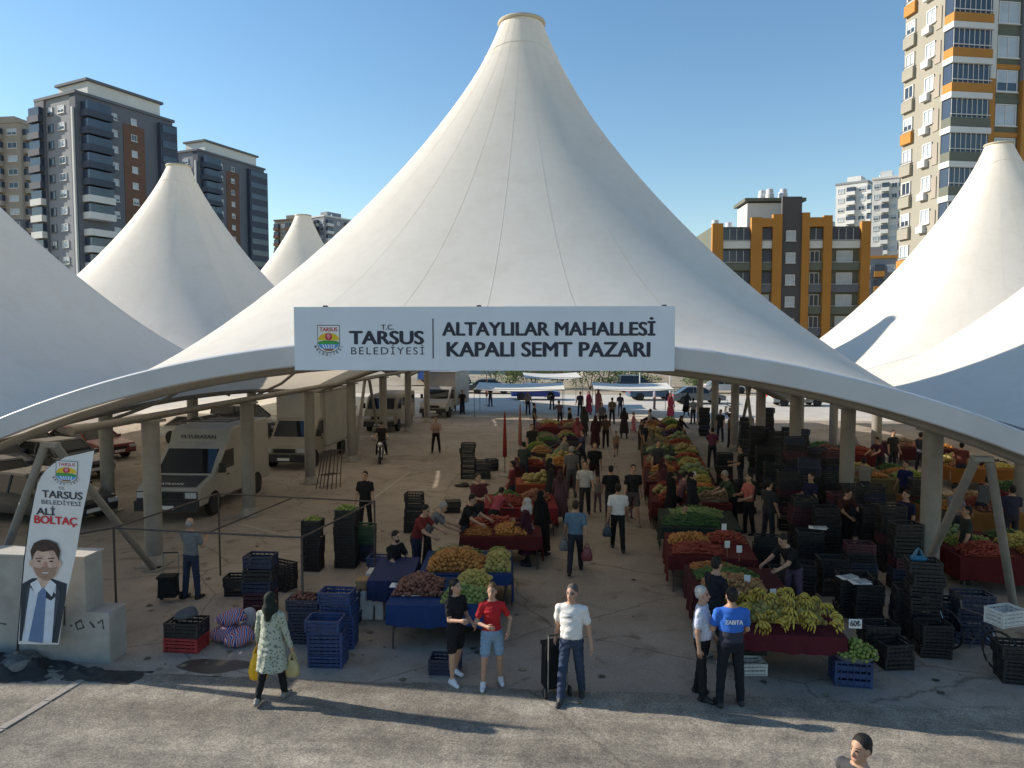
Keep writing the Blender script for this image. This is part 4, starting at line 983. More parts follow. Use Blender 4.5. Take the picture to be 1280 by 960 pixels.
def van(label, at, rz, L, H, hw, prof, paint, ws, hood=None, hoodmat=None, sidewin=(), boxd=None, text_roof=None, text_hood=None, name='van', wr=.34, axles=(.95, .78), roofrack=False):
    t = thing(name, label, 'van' if name != 'truck' else 'truck', (*at, 0), R(rz), 'vans and trucks parked beside the columns')
    MB().prism(prof, -hw, hw, 0, .09).build('body', paint, t, True, angle=28)
    p, q = ws; MB().add(seg_panel(p, q, -hw + .12, hw - .12, .012, .06, .06, .04), [(0, 1, 2, 3)]).build('windscreen', CARGLASS, t)
    if hood: MB().add(seg_panel(hood[0], hood[1], -hw + .16, hw - .16, .01, .03, .03), [(0, 1, 2, 3)]).build('bonnet_panel', hoodmat, t)
    for s_ in (-1, 1):
        for w_ in sidewin:
            v = [(s_ * (hw + .004), y, z) for y, z in w_]; MB().add(v, [tuple(range(len(v)))]).build('side_window', CARGLASS, t)
        for ax in (axles[0], L * axles[1]): 
            MB().lathe([(.0, 0), (wr * 1.22, 0)], 20, (s_ * (hw + .003), ax, wr), 'X').build('wheel_arch', RUBBER, t); wheel(t, s_ * (hw - .08), ax, wr)
        z0 = prof[1][1]
        MB().box((s_ * (hw - .24), prof[1][0] - .01, z0 - .02), (.34, .05, .17)).build('headlight', pm('headlight_glass', (.5, .52, .55), .15, .1, 5, spec=.8), t)
        m_ = MB().box((s_ * (hw + .16), ws[0][0] + .25, ws[0][1] + .2), (.18, .1, .3)).build('mirror', RUBBER, t); MB().tube([(s_ * hw, ws[0][0] + .3, ws[0][1] + .05), (s_ * (hw + .16), ws[0][0] + .27, ws[0][1] + .1)], .02, 5).build('mirror_arm', RUBBER, t)
        MB().box((s_ * (hw + .008), ws[0][0] + .95, ws[0][1] - .12), (.02, .16, .04)).build('door_handle', RUBBER, t)
    MB().box((0, -.05, prof[0][1] + .06), (2 * hw - .04, .16, .3)).build('bumper', pm('bumper_black', (.03, .03, .032), .7, .2, 9), t)
    MB().box((0, prof[1][0] - .015, z0 - .03), (hw * .95, .05, .16)).build('grille', RUBBER, t)
    if hoodmat: MB().box((0, prof[1][0] - .004, prof[1][1] - .12), (2 * hw - .1, .03, .42)).build('front_panel', hoodmat, t)
    pl = MB().box((0, -.138, prof[0][1] + .03), (.52, .015, .11)).build('number_plate', PAPER, t)
    if boxd:
        y0, y1, zb, zt, bw_, bm = boxd; MB().box((0, (y0 + y1) / 2, (zb + zt) / 2), (2 * bw_, y1 - y0, zt - zb)).build('cargo_box', bm, t)
        for zz in (zb, zt): MB().box((0, (y0 + y1) / 2, zz), (2 * bw_ + .04, y1 - y0 + .04, .07)).build('box_rail', STEEL, t)
    if text_roof:
        s_, (y, z), wd, cp, tl = text_roof; g = ftext('lettering', s_, INK, t, -wd / 2, wd / 2, 0, cp, 0, .03); g.location = (0, y, z); g.rotation_euler = (R(tl), 0, 0)
    if text_hood:
        s_, (y, z), wd, cp, tl = text_hood; g = ftext('lettering', s_, PAPER, t, -wd / 2, wd / 2, 0, cp, 0, .02); g.location = (0, y, z); g.rotation_euler = (R(tl), 0, 0)
    if roofrack:
        for x in (-hw * .8, hw * .8): MB().tube([(x, 2.4, H + .12), (x, L - .3, H + .12)], .025, 6).build('roof_rail', DARKTUBE, t)
        for i in range(5): MB().tube([(-hw * .8, 2.5 + i * .55, H + .12), (hw * .8, 2.5 + i * .55, H + .12)], .02, 6).build('roof_bar', DARKTUBE, t)
    return t
def car(label, at, rz, c, suv=False):
    t = thing('parked_car', label, 'car', (*at, 0), R(rz), 'parked cars behind and beside the market'); k = 1.14 if suv else 1.
    paint = pm('car_%d_%d_%d' % tuple(int(v * 255) for v in c), c, .3, .08, 2, spec=.4, coat=.15); hw = .88
    lo = [(0, .3), (-.02, .5), (.1, .72 * k), (.5, .8 * k), (1.15, .92 * k), (3.6, .95 * k), (4.3, .9 * k), (4.42, .7), (4.4, .32)]
    MB().prism(lo, -hw, hw, 0, .1).build('body', paint, t, True, angle=35)
    rz_ = 1.46 if not suv else 1.72
    for nm, m, z0, z1, b0, b1, t0, t1 in (('cabin_glass', CARGLASS, .9 * k, rz_ - .05, 1.1, 4.0, 1.85, 3.25 if not suv else 3.9), ('roof', paint, rz_ - .05, rz_, 1.83, 3.28 if not suv else 3.95, 1.95, 3.1 if not suv else 3.8)):
        a, b = (hw - .06, hw - .22) if nm == 'cabin_glass' else (hw - .2, hw - .28)
        vs = [(sx * a, y, z0) for y in (b0, b1) for sx in (-1, 1)] + [(sx * b, y, z1) for y in (t0, t1) for sx in (-1, 1)]
        MB().add(vs, [(0, 1, 5, 4), (1, 3, 7, 5), (3, 2, 6, 7), (2, 0, 4, 6), (4, 5, 7, 6)]).build(nm, m, t)
    for s_ in (-1, 1):
        for yb, yt in ((1.12, 1.86), (2.45, 2.45), (3.98, 3.24 if not suv else 3.9)): MB().tube([(s_ * (hw - .06), yb, .92 * k), (s_ * (hw - .21), yt, rz_ - .04)], .035, 5).build('pillar', paint, t)
        for y in (.82, 3.5):
            MB().lathe([(0, 0), (.37, 0)], 18, (s_ * (hw + .003), y, .32), 'X').build('wheel_arch', RUBBER, t); wheel(t, s_ * (hw - .07), y, .31)
        MB().box((s_ * (hw - .22), -.0, .6), (.3, .08, .12)).build('headlight', MATS.get('headlight_glass') or PAPER, t); MB().box((s_ * (hw - .2), 4.42, .75), (.28, .05, .14)).build('tail_light', E_RED, t)
        MB().box((s_ * (hw + .08), 1.35, .95 * k), (.16, .1, .12)).build('mirror', paint, t)
    MB().box((0, -.02, .42), (.5, .03, .11)).build('number_plate', PAPER, t); MB().box((0, -.015, .56), (.7, .04, .1)).build('grille', RUBBER, t)
    return t
def motorbike(label, at, rz, c):
    t = thing('motorbike', label, 'motorbike', (*at, 0), R(rz), 'motorbikes parked by the columns'); p = plain(c, .35)
    for y in (-.62, .62):
        w_ = MB().lathe([(.22, -.045), (.29, -.05), (.3, 0), (.29, .05), (.22, .045)], 20, axis='X').build('wheel', RUBBER, t, True, (0, y, .3)); MB().lathe([(0, -.05), (.06, -.05), (.06, .05), (0, .05)], 10, axis='X').build('hub', CHROME, w_)
        for k in range(3): MB().tube([(0, -.22 * math.cos(k * 1.047), -.22 * math.sin(k * 1.047)), (0, .22 * math.cos(k * 1.047), .22 * math.sin(k * 1.047))], .012, 5).build('spoke', CHROME, w_)
    for x in (-.07, .07): MB().tube([(x, -.62, .3), (x, -.42, .85)], .02, 6).build('fork', CHROME, t)
    MB().tube([(0, -.42, .8), (0, -.1, .4), (0, .3, .38), (0, .62, .3)], .04, 6).build('frame', DARKTUBE, t, True)
    MB().ell((0, -.12, .78), (.15, .28, .13)).build('tank', p, t, True); MB().ell((0, .35, .78), (.14, .4, .07)).build('seat', RUBBER, t, True); MB().box((0, .05, .45), (.26, .4, .3)).build('engine', STEEL, t)
    MB().ell((0, -.52, .82), (.12, .1, .12)).build('headlight', CHROME, t, True); MB().tube([(-.36, -.3, 1.02), (-.1, -.4, .96), (.1, -.4, .96), (.36, -.3, 1.02)], .015, 6).build('handlebar', DARKTUBE, t, True)
    for x in (-.3, .3): MB().tube([(x, -.36, 1.0), (x * 1.15, -.38, 1.14)], .01, 5).build('mirror_stalk', CHROME, t); MB().ell((x * 1.15, -.38, 1.17), (.06, .015, .04)).build('mirror', CHROME, t)
    MB().tube([(.14, .1, .3), (.16, .75, .36)], .045, 8).build('exhaust', CHROME, t); MB().prism([(-.8, .52), (-.62, .62), (-.42, .56), (-.62, .57)], -.07, .07).build('mudguard', p, t); MB().box((0, .72, .6), (.16, .3, .05)).build('tail', p, t)
    return t
# ------------------------------------------------------------------ concrete block wall, feather flag, road edge
CONC = pm('block_concrete', (.36, .34, .31), .9, .22, 1.6, .25, 24)
wl = thing('block_wall', 'stepped grey concrete block wall with sprayed scrawl, behind the flag', 'wall', (*G(110, 828), 0), 0)
prof = [(-6, 0), (0, 0), (.4, 0), (.4, .86), (.0, .86), (.0, 1.78), (-6, 1.78)]
vs = [(x, 0, z) for x, z in prof] + [(x, .45, z) for x, z in prof]; n = len(prof)
MB().add(vs, [tuple(range(n)), tuple(range(2 * n - 1, n - 1, -1))] + [(i, i + n, (i + 1) % n + n, (i + 1) % n) for i in range(n)]).build('wall_body', CONC, wl)
MB().box((-3, .225, 1.795), (6.04, .5, .03)).build('coping', pm('coping_concrete', (.42, .4, .36), .9, .15, 3), wl)
SPRAY = pm('spray_paint', (.06, .06, .065), .8, .5, 14)
def stroke(pts, r=.022): MB().tube([(x, -.004, z) for x, z in pts], [r * random.uniform(.6, 1.1) for _ in pts], 5).build('sprayed_stroke', SPRAY, wl).scale = (1, .25, 1)
stroke([(-2.05, .5), (-2.03, .95)]); stroke([(-2.05, .95), (-1.8, .95), (-1.78, .78), (-2.02, .72), (-1.78, .5)]); stroke([(-1.62, .98), (-1.62, .62), (-1.45, .6)])
stroke([(-.75, .95), (-.6, .98), (-.6, .72), (-.56, .62)]); stroke([(-.5, .95), (-.38, .95), (-.4, .62)]); stroke([(-.3, .62), (-.26, .62)]); stroke([(-.2, .66), (-.1, .72), (-.05, .6), (-.16, .56), (-.2, .66)]); stroke([(.06, .7), (.14, .6)]); stroke([(.2, .68), (.28, .74), (.3, .58)])
stroke([(-.9, .62), (-.86, .62)])
# feather flag
fx, fy = G(20, 836)
fl = thing('feather_flag', 'tall white feather flag with emblem, lettering and a portrait', 'flag', (fx, fy, .012), R(4))
FD = fx * FW.x + fy * FW.y; u_ = FD / F_PX * 1.05      # metres per picture unit at the flag
def fp(px, py): return ((px - 20) * u_, (833 - py) * u_)
FLAGM = pm('flag_cloth', (.72, .70, .69), .7, .06, 3, .25, 6, spec=.2)
out = [(24, 800), (36, 700), (45, 650), (52, 620), (58, 601), (68, 588), (82, 577), (100, 569), (126, 565), (119, 605), (107, 655), (94, 712), (82, 762), (74, 803), (50, 801)]
cur = MB(); P = [fp(*q) for q in out]; nrow = 30; vs = []; fs = []
lft = sorted([P[i] for i in (0, 1, 2, 3, 4, 5, 6, 7, 8)], key=lambda q: q[1]); rgt = sorted([P[i] for i in (13, 12, 11, 10, 9, 8)], key=lambda q: q[1])
lz = [q[1] for q in lft]; lx = [q[0] for q in lft]; rz2 = [q[1] for q in rgt]; rx2 = [q[0] for q in rgt]
zz0, zz1 = min(lz[0], rz2[0]), max(lz)
wave = lambda x, z: .012 * math.sin(3.2 * z + 1.5 * x) * min(1, max(0, x)) + .004 * math.sin(6 * x + 4 * z)
for i in range(nrow + 1):
    z = zz0 + (zz1 - zz0) * i / nrow; a, b = np.interp(z, lz, lx), np.interp(z, rz2, rx2)
    for j in range(13): x = a + (b - a) * j / 12; vs.append((x, wave(x, z), z))
for i in range(nrow):
    for j in range(12): fs.append((i * 13 + j, i * 13 + j + 1, (i + 1) * 13 + j + 1, (i + 1) * 13 + j))
MB().add(vs, fs).build('flag_cloth', FLAGM, fl, True, angle=80)
MB().tube([(0, .03, .1)] + [(q[0] - .015, .025, q[1]) for q in lft[:-1]] + [(lft[-1][0], .02, lft[-1][1] + .01)], [.022, .02, .018, .016, .014, .012, .01, .009, .008, .007], 6).build('pole', RUBBER, fl, True)
MB().lathe([(.34, .02), (.34, .1), (.28, .2), (.12, .24), (.05, .26), (.04, .3)], 24, (0, .03, -.02)).build('water_base', pm('base_plastic', (.05, .05, .05), .6, .5, 7, .1, 12, hue=(.22, .21, .2)), fl, True)
def drape(o, lift=.008):                        # lettering and print follow the waves of the cloth
    me = o.data
    M = o.matrix_basis if o.parent == fl else o.parent.matrix_basis @ o.matrix_basis
    Mi = M.inverted()
    for v in me.vertices: w = M @ v.co; y0 = w.y; w.y = wave(w.x, w.z) - lift + y0; v.co = Mi @ w
    return o
def ptx(s_, m, x0, x1, zb, cap, wt):           # slanted with the flag
    o = ftext('lettering', s_, m, fl, 0, (x1 - x0) * u_, 0, cap * u_, 0, wt); o.location = (*[fp(x0, zb)[0]], 0, fp(x0, zb)[1]); o.rotation_euler = (0, R(3), 0); return drape(o)
em = emblem(fl, *fp(92.5, 591), 26 * u_, 27 * u_, 0); em.rotation_euler = (0, R(3), 0)
for ch in em.children: drape(ch)
ptx('T.C.', INK, 82, 90, 611.5, 3, .02); ptx('TARSUS', INK, 61, 111, 621.5, 8.6, .03); ptx('BELEDİYESİ', INK, 60, 109, 629.5, 5, .0)
ptx('ALİ', INK, 53, 76, 642.5, 8, .04); ptx('BOLTAÇ', REDINK, 50, 103, 653, 9.2, .045)
# a plain printed portrait: suit, shirt, tie, head
def pr(poly, m, lift, nm):
    q = [fp(*p) for p in poly]; me = bpy.data.meshes.new(nm); me.from_pydata([(x, 0, z) for x, z in q], [], [tuple(range(len(q)))]); me.materials.append(m); return drape(ob(nm, me, fl), .006 + (lift - .01) * 1.6)
el = lambda cx, cy, rx, ry, a0=0, a1=360, n=20: [(cx + rx * math.cos(R(a0 + (a1 - a0) * i / n)), cy + ry * math.sin(R(a0 + (a1 - a0) * i / n))) for i in range(n)]
SUIT = plain((.025, .035, .05), .7, key='print_suit'); SHIRT = plain((.6, .66, .75), .7, key='print_shirt'); TIE = plain((.13, .2, .36), .7, key='print_tie'); PSK = pm('print_skin', (.64, .43, .34), .7, .22, 7); PHR = pm('print_hair', (.06, .035, .025), .7, .7, 30); PBD = pm('print_beard', (.36, .22, .16), .7, .35, 40)
pr([(25.5, 799), (32, 728), (45, 721), (66, 720), (88, 727), (86, 745), (73, 801)], SUIT, .010, 'printed_suit')
pr([(29, 799), (43, 727), (52, 722), (68, 722), (75, 728), (66, 801)], SHIRT, .012, 'printed_shirt'); pr([(54, 731), (63, 731), (62, 738), (55, 801), (37, 799)], TIE, .014, 'printed_tie')
pr([(52, 716), (67, 718), (66, 727), (58, 733), (51, 726)], PSK, .015, 'printed_neck'); pr(el(63, 687, 17.2, 14), PHR, .016, 'printed_hair'); pr(el(45.5, 702, 2.6, 5), PSK, .0165, 'printed_ear'); pr(el(79.5, 702, 2.6, 5), PSK, .0165, 'printed_ear'); pr(el(62.5, 703, 16.5, 20), PSK, .018, 'printed_face')
pr([(47.5, 706), (54, 708), (61, 706), (69, 708), (77, 706), (74, 716), (66, 723), (60, 723), (51, 716)], PBD, .020, 'printed_beard'); pr([(46.5, 699), (45, 687), (50, 677), (64, 673), (77, 677), (81, 687), (79.5, 699), (77, 690), (72, 686), (60, 688), (52, 686), (49, 690)], PHR, .021, 'printed_fringe'); pr([(64, 684), (74, 687), (79, 700), (78, 710), (72, 719), (64, 723), (70, 708), (70, 694)], plain((.56, .36, .28), .7, key='print_cheek'), .0183, 'printed_cheek')
pr([(43, 727), (52, 722), (57, 733), (49, 742)], plain((.7, .74, .8), .7, key='print_collar'), .0155, 'printed_collar'); pr([(75, 728), (68, 722), (60, 733), (69, 743)], MATS['print_collar'], .0155, 'printed_collar'); pr([(43, 727), (38, 735), (31, 799), (36, 760)], plain((.05, .065, .09), .7, key='print_lapel'), .0135, 'printed_lapel'); pr([(75, 728), (80, 738), (67, 800), (71, 760)], MATS['print_lapel'], .0135, 'printed_lapel')
for x in (55, 70): pr(el(x, 699.5, 2.2, 1.0, n=10), PHR, .020, 'printed_eye'); pr([(x - 4, 695.6), (x + 4, 695), (x + 4, 696.2), (x - 4, 696.8)], PHR, .020, 'printed_eyebrow')
pr([(58, 713), (67, 713), (65.5, 714.2), (59.5, 714.2)], PAPER, .022, 'printed_smile'); pr([(61, 700), (64, 700), (66, 707), (59, 707)], plain((.47, .26, .2), .7, key='print_nose'), .0185, 'printed_nose')
# dark asphalt spill under the wall, pale kerb line
mb = MB(); nx_, ny_ = 60, 12; vs = []; fs = []
for j in range(ny_ + 1):
    for i in range(nx_ + 1):
        u, v = i / nx_, j / ny_; k = math.sin(math.pi * v) * min(1, 5 * (1 - u)) ; x = -3.2 + 4.4 * u; e = .2 + .1 * math.sin(7 * u) + .08 * math.sin(17 * u) + .06 * math.sin(41 * u + 9 * v)
        wd = .35 + .5 * math.sin(math.pi * min(1, u * .9 + .1)) + .1 * math.sin(13 * u); vs.append((x, -.3 - .2 * u + wd * (v - .5) + .08 * math.sin(11 * u + 3 * v) + random.uniform(-.02, .02), -.012 + k * (e + random.uniform(-.06, .06)) * (1.1 - .6 * u)))
for j in range(ny_):
    for i in range(nx_): fs.append((j * (nx_ + 1) + i, j * (nx_ + 1) + i + 1, (j + 1) * (nx_ + 1) + i + 1, (j + 1) * (nx_ + 1) + i))
o = mb.add(vs, fs).build('asphalt_spill', pm('fresh_asphalt', (.035, .033, .032), .9, .4, 8, .8, 40), None, True, (*G(118, 828), .016)); tag(o, 'lumpy black asphalt spill along the foot of the block wall', 'asphalt spill', None, 'stuff')
KERB = pm('kerb_stone', (.3, .275, .24), .9, .2, 4, .2, 20)
ka, kb = Vector(G(108, 848)), Vector(G(-30, 932)); kd = (kb - ka); 
for i in range(5):
    p = ka + kd * ((i + .5) / 5); o = MB().box((0, 0, .004), (kd.length / 5 - .012, .11, .03)).build('kerb_stone', KERB, None, False, (p.x, p.y, .006 + .004 * (i % 2)), math.atan2(kd.y, kd.x)); tag(o, 'worn pale kerb stone sunk in the asphalt near the flag', 'kerb', 'kerb stones near the flag')
wet = sheet('puddle', [(G(268, 832)[0] + a * .62 * (1 + .12 * math.sin(2 * t) + .06 * math.sin(5 * t + 1)), G(268, 832)[1] + b * .26 * (1 + .15 * math.sin(3 * t))) for t in [i * .10472 for i in range(60)] for a, b in [(math.cos(t), math.sin(t))]], .003, pm('wet_concrete', (.07, .06, .05), .35, .3, 4))

# ------------------------------------------------------------------ vans and trucks down the left
WHITEP = pm('van_white', (.36, .335, .3), .45, .1, 1.5, .03, 6); CREAMP = pm('van_cream', (.29, .255, .2), .45, .12, 1.5, .03, 6); BOXW = pm('box_white', (.38, .36, .33), .5, .1, 1.2, .03, 5)
vp = [(.0, .42), (-.02, .82), (.1, 1.0), (.95, 1.22), (1.72, 1.98), (1.95, 2.12), (2.15, 2.5), (2.5, 2.6), (5.15, 2.58), (5.3, 2.3), (5.32, .42)]
van('white high-roofed panel van with black bonnet and bumper, dark letters above windscreen', G(210, 652), 2, 5.32, 2.6, .98, vp, WHITEP, ((.95, 1.22), (1.72, 1.98)), ((.1, 1.0), (.95, 1.22)), pm('bonnet_black', (.025, .025, .028), .4, .2, 5),
    [[(1.2, 1.3), (1.75, 1.88), (2.35, 1.88), (2.35, 1.3)]], None, ('M.TURASAN', (1.985, 2.22), 1.15, .12, 0), ('ATILGAN', (.24, 1.06), .7, .11, -70), roofrack=True)
tp = [(.0, .45), (-.02, .85), (.08, 1.05), (.8, 1.25), (1.4, 1.95), (1.6, 2.08), (2.2, 2.1), (2.25, .45)]
van('white box truck with roof-high cargo box, folding tables leaning at its side', G(356, 588), 0, 5.8, 2.1, .95, tp, CREAMP, ((.8, 1.25), (1.4, 1.95)), None, None, [[(1.0, 1.32), (1.45, 1.9), (2.0, 1.9), (2.0, 1.32)]], (2.0, 5.9, .75, 3.15, 1.08, BOXW), name='truck')
MB().box((0, 1.95, 2.55), (1.95, .8, 1.1)).build('wind_deflector', BOXW, [o for o in bpy.data.objects if o.name.startswith('truck')][0])
mp = [(.0, .45), (-.03, .9), (.04, 1.25), (.35, 1.32), (.75, 2.0), (1.0, 2.12), (5.1, 2.15), (5.25, 1.9), (5.25, .45)]
van('cream minibus with row of small side windows, beyond the box truck', G(474, 541), 0, 5.25, 2.15, .92, mp, CREAMP, ((.35, 1.32), (.75, 2.0)), None, None, [[(.75, 1.42), (.95, 1.9), (1.7, 1.9), (1.7, 1.42)]] + [[(1.9 + i * .8, 1.42), (1.9 + i * .8, 1.9), (2.55 + i * .8, 1.9), (2.55 + i * .8, 1.42)] for i in range(4)], name='minibus')
van('white box truck farthest along the column row, with red lettering band', G(541, 523), -5, 6, 2.1, .95, tp, WHITEP, ((.8, 1.25), (1.4, 1.95)), None, None, [[(1.0, 1.32), (1.45, 1.9), (2.0, 1.9), (2.0, 1.32)]], (2.0, 6.0, .75, 3.1, 1.08, BOXW), name='truck')
motorbike('dark motorbike parked between the box truck and the minibus', G(476, 577), 12, (.03, .03, .035)); motorbike('black motorbike parked beside the far white truck', G(556, 518), -20, (.04, .02, .02))
motorbike('motorbike standing in the sun behind the far banana-side stalls', G(912, 520), 10, (.05, .05, .05))
# cars in the bay behind the block wall and further along
for i, (px, py, rz, c, lb, su) in enumerate([(30, 640, 60, (.03, .035, .04), 'black car parked behind the block wall', 0), (118, 655, 75, (.045, .045, .05), 'grey car with its nose beside the first column', 0), (20, 606, 65, (.05, .06, .09), 'dark blue car in the second row behind the block wall', 1),
        (120, 600, 70, (.1, .1, .1), 'grey car in the second row near the columns', 0), (60, 578, 65, (.02, .02, .025), 'black car in the far row under the wall-side tent', 0), (150, 575, 70, (.2, .03, .03), 'dark red car in the far row under the wall-side tent', 0), (350, 545, 80, (.03, .03, .035), 'black car parked behind the white panel van', 1),
        (300, 555, 80, (.4, .4, .4), 'silver car parked behind the white panel van', 0), (440, 520, 85, (.03, .05, .12), 'navy car parked behind the minibus', 0)]): car(lb, G(px, py), rz, c, su)
for px, d, rz, c, lb, su in ((700, 66, 92, (.03, .06, .25), 'bright blue car standing in the sun beyond the white awnings', 0), (590, 75, 95, (.03, .035, .05), 'dark car beside the blue truck beyond the yard', 0), (640, 74, 95, (.05, .055, .06), 'charcoal car parked before the far shrubs', 0),
        (822, 76, 95, (.03, .05, .08), 'dark blue car parked by the earth bank', 1), (845, 66, 100, (.06, .11, .17), 'slate blue car behind the banana-side stalls', 0), (905, 62, 95, (.12, .13, .14), 'grey car standing in the sunny yard near the columns', 0), (935, 74, 90, (.5, .5, .5), 'white car parked far behind the crate stacks', 0),
        (1030, 60, 95, (.3, .33, .33), 'silver car beyond the bicycle-side tent', 0), (1075, 66, 92, (.45, .45, .45), 'white car beyond the bicycle-side tent', 1)): car(lb, PD(px, d), rz, c, su)
BLUEP = pm('truck_blue', (.03, .12, .4), .4, .1, 1.5)
van('bright blue truck parked beyond the awnings in the yard', PD(585, 86), 84, 5.8, 2.1, .95, tp, BLUEP, ((.8, 1.25), (1.4, 1.95)), None, None, [[(1.0, 1.32), (1.45, 1.9), (2.0, 1.9), (2.0, 1.32)]], (2.0, 5.9, .75, 2.6, 1.08, BLUEP), name='truck')

# ------------------------------------------------------------------ far side: earth bank, wall, shrubs
mb = MB(); vs = []; fs = []; nx_, ny_ = 70, 8
for j in range(ny_ + 1):
    for i in range(nx_ + 1):
        x = -60 + 150 * i / nx_; v = j / ny_; vs.append((x, 84 + 16 * v, -.03 + (1.1 + .7 * math.sin(x * .21) + .4 * math.sin(x * .63 + 1)) * math.sin(math.pi * v) ** .8 + random.uniform(0, .15)))
for j in range(ny_):
    for i in range(nx_): fs.append((j * (nx_ + 1) + i, j * (nx_ + 1) + i + 1, (j + 1) * (nx_ + 1) + i + 1, (j + 1) * (nx_ + 1) + i))
struct(mb.add(vs, fs).build('earth_bank', EARTH, None, True))
w_ = thing('boundary_wall', 'long brown rendered wall behind the shrubs', 'wall', (*PD(745, 104), 0), YAW); MB().box((0, 0, 1.7), (26, .3, 3.4)).build('wall_body', pm('render_brown', (.28, .2, .12), .9, .2, .6), w_); MB().box((0, 0, 3.45), (26.3, .45, .1)).build('coping', CONC, w_)
w_ = thing('boundary_wall', 'pale concrete retaining wall behind the earth bank', 'wall', (*PD(905, 108), 0), YAW); MB().box((0, 0, 1.6), (24, .3, 3.2)).build('wall_body', CONC, w_); MB().box((0, 0, 3.25), (24.3, .45, .1)).build('coping', CONC, w_)
def shrub(px, d, r, h, label, kind):
    t = thing('shrub', label, 'shrub', (*PD(px, d), 0), 0, 'shrubs beyond the yard'); mb = MB()
    for i in range(5): a = i * 1.26; MB().tube([(0, 0, 0), (r * .25 * math.cos(a), r * .25 * math.sin(a), h * .5), (r * .5 * math.cos(a), r * .5 * math.sin(a), h * .85)], [.06, .04, .015], 5).build('stem', DARKTUBE, t, True)
    cl = [(random.gauss(0, r * .42), random.gauss(0, r * .42), random.uniform(.25, .95) * h) for _ in range(14)]
    for _ in range(1100):
        c = random.choice(cl); p = Vector((c[0] + random.gauss(0, r * .18), c[1] + random.gauss(0, r * .18), max(.05, c[2] + random.gauss(0, h * .1)))); e = Vector((random.gauss(0, 1), random.gauss(0, 1), random.gauss(.3, .7))).normalized(); s_ = e.cross(Vector((.3, .2, 1))).normalized(); L_ = random.uniform(.14, .3)
        mb.add([p, p + e * L_ * .5 + s_ * L_ * .3, p + e * L_, p + e * L_ * .5 - s_ * L_ * .3], [(0, 1, 2, 3)])
    f = mb.build('foliage', LEAFM[kind], t); f['kind'] = 'stuff'
for i, (px, d, r, h, k, lb) in enumerate([(640, 80, 2.0, 2.6, 'pale', 'dry pale shrub van-side of the blue car'), (668, 81, 2.4, 2.8, 'pale', 'broad pale shrub behind the canvas awnings'), (700, 82, 2.2, 2.5, 'pale', 'low pale shrub behind the blue car'), (738, 79, 2.2, 2.5, 'dark', 'dark green shrub banana-side of the blue car'),
        (758, 80, 2.5, 2.6, 'dark', 'thick dark shrub before the brown wall'), (778, 81, 2.2, 2.5, 'pale', 'yellowish shrub between brown wall and bank'), (806, 81, 1.6, 1.8, 'pale', 'small dry shrub on the earth bank'), (618, 82, 2.2, 2.8, 'pale', 'dry shrub behind the blue truck'), (870, 82, 1.6, 1.7, 'pale', 'lone low shrub before the retaining wall')]): shrub(px, d, r, h, lb, k)
for px, d in ((662, 84), (800, 70), (838, 64), (878, 60)):
    tag(MB().tube([(0, 0, 0), (0, 0, 3.0)], [.07, .05], 8).build('white_post', FWHITE, None, True, (*PD(px, d), 0)), 'slim white post standing in the sunny yard', 'post', 'white posts in the yard')
# white awnings on poles at the far end
def awning(c0, w, d, h, label, rz=0.):
    t = thing('awning', label, 'awning', (*c0, 0), R(rz), 'canvas awnings at the far end'); vs = []; fs = []; n = 10
    for j in range(n + 1):
        for i in range(n + 1): u, v = i / n, j / n; vs.append(((u - .5) * w, (v - .5) * d, h + .25 * v - .12 * math.sin(math.pi * u) - .06 * math.sin(math.pi * v)))
    for j in range(n):
        for i in range(n): fs.append((j * (n + 1) + i, j * (n + 1) + i + 1, (j + 1) * (n + 1) + i + 1, (j + 1) * (n + 1) + i))
    mb = MB().add(vs, fs); m_ = [(x, y, z - .03) for x, y, z in vs]; mb.add(m_, [f[::-1] for f in fs]); mb.build('canvas', pm('awning_canvas', (.62, .6, .54), .8, .08, 2, .2, 10), t, True)
    for sx in (-.5, .5):
        for sy in (-.5, .5): MB().tube([(sx * w * .98, sy * d * .98, 0), (sx * w * .98, sy * d * .98, h + .25 * (sy + .5) - .02)], .02, 6).build('pole', DARKTUBE, t)
    MB().tube([(-w / 2, -d / 2, h), (w / 2, -d / 2, h)], .018, 6).build('crossbar', DARKTUBE, t); MB().tube([(-w / 2, d / 2, h + .25), (w / 2, d / 2, h + .25)], .018, 6).build('crossbar', DARKTUBE, t)
awning(PD(650, 53), 6.4, 4.6, 1.95, 'white canvas awning over the far end of the van-side stalls', 3); awning(PD(790, 53), 5.6, 4.2, 1.95, 'white canvas awning over the far end of the aisle', 2); awning(PD(690, 60), 4.6, 4, 2.4, 'white canvas awning standing free in the sunny yard', 8)
def parasol(at, label, c):
    t = thing('closed_parasol', label, 'parasol', (*at, 0), 0, 'closed parasols by the van-side stalls'); MB().tube([(0, 0, 0), (0, 0, 2.6)], .022, 8).build('pole', STEEL, t); n = 14; mb = MB(); mb.lathe([(.05, .75), (.085, .8), (.08, 1.3), (.06, 1.9), (.03, 2.5), (.005, 2.62)], n)
    mb.v = [(x * (1 + .25 * math.sin(7 * math.atan2(y, x))), y * (1 + .25 * math.sin(7 * math.atan2(y, x))), z) for x, y, z in mb.v]; mb.build('folded_canopy', cloth(c), t, True); MB().lathe([(.25, 0), (.25, .06), (.05, .1)], 14).build('foot', CONC, t)
parasol(G(631, 595), 'closed red parasol beside the van-side produce stalls', (.22, .03, .025)); parasol(G(650, 578), 'closed faded pink parasol beside the van-side produce stalls', (.3, .14, .11)); parasol(PD(608, 60), 'closed bright red parasol standing in the yard', (.55, .12, .1))

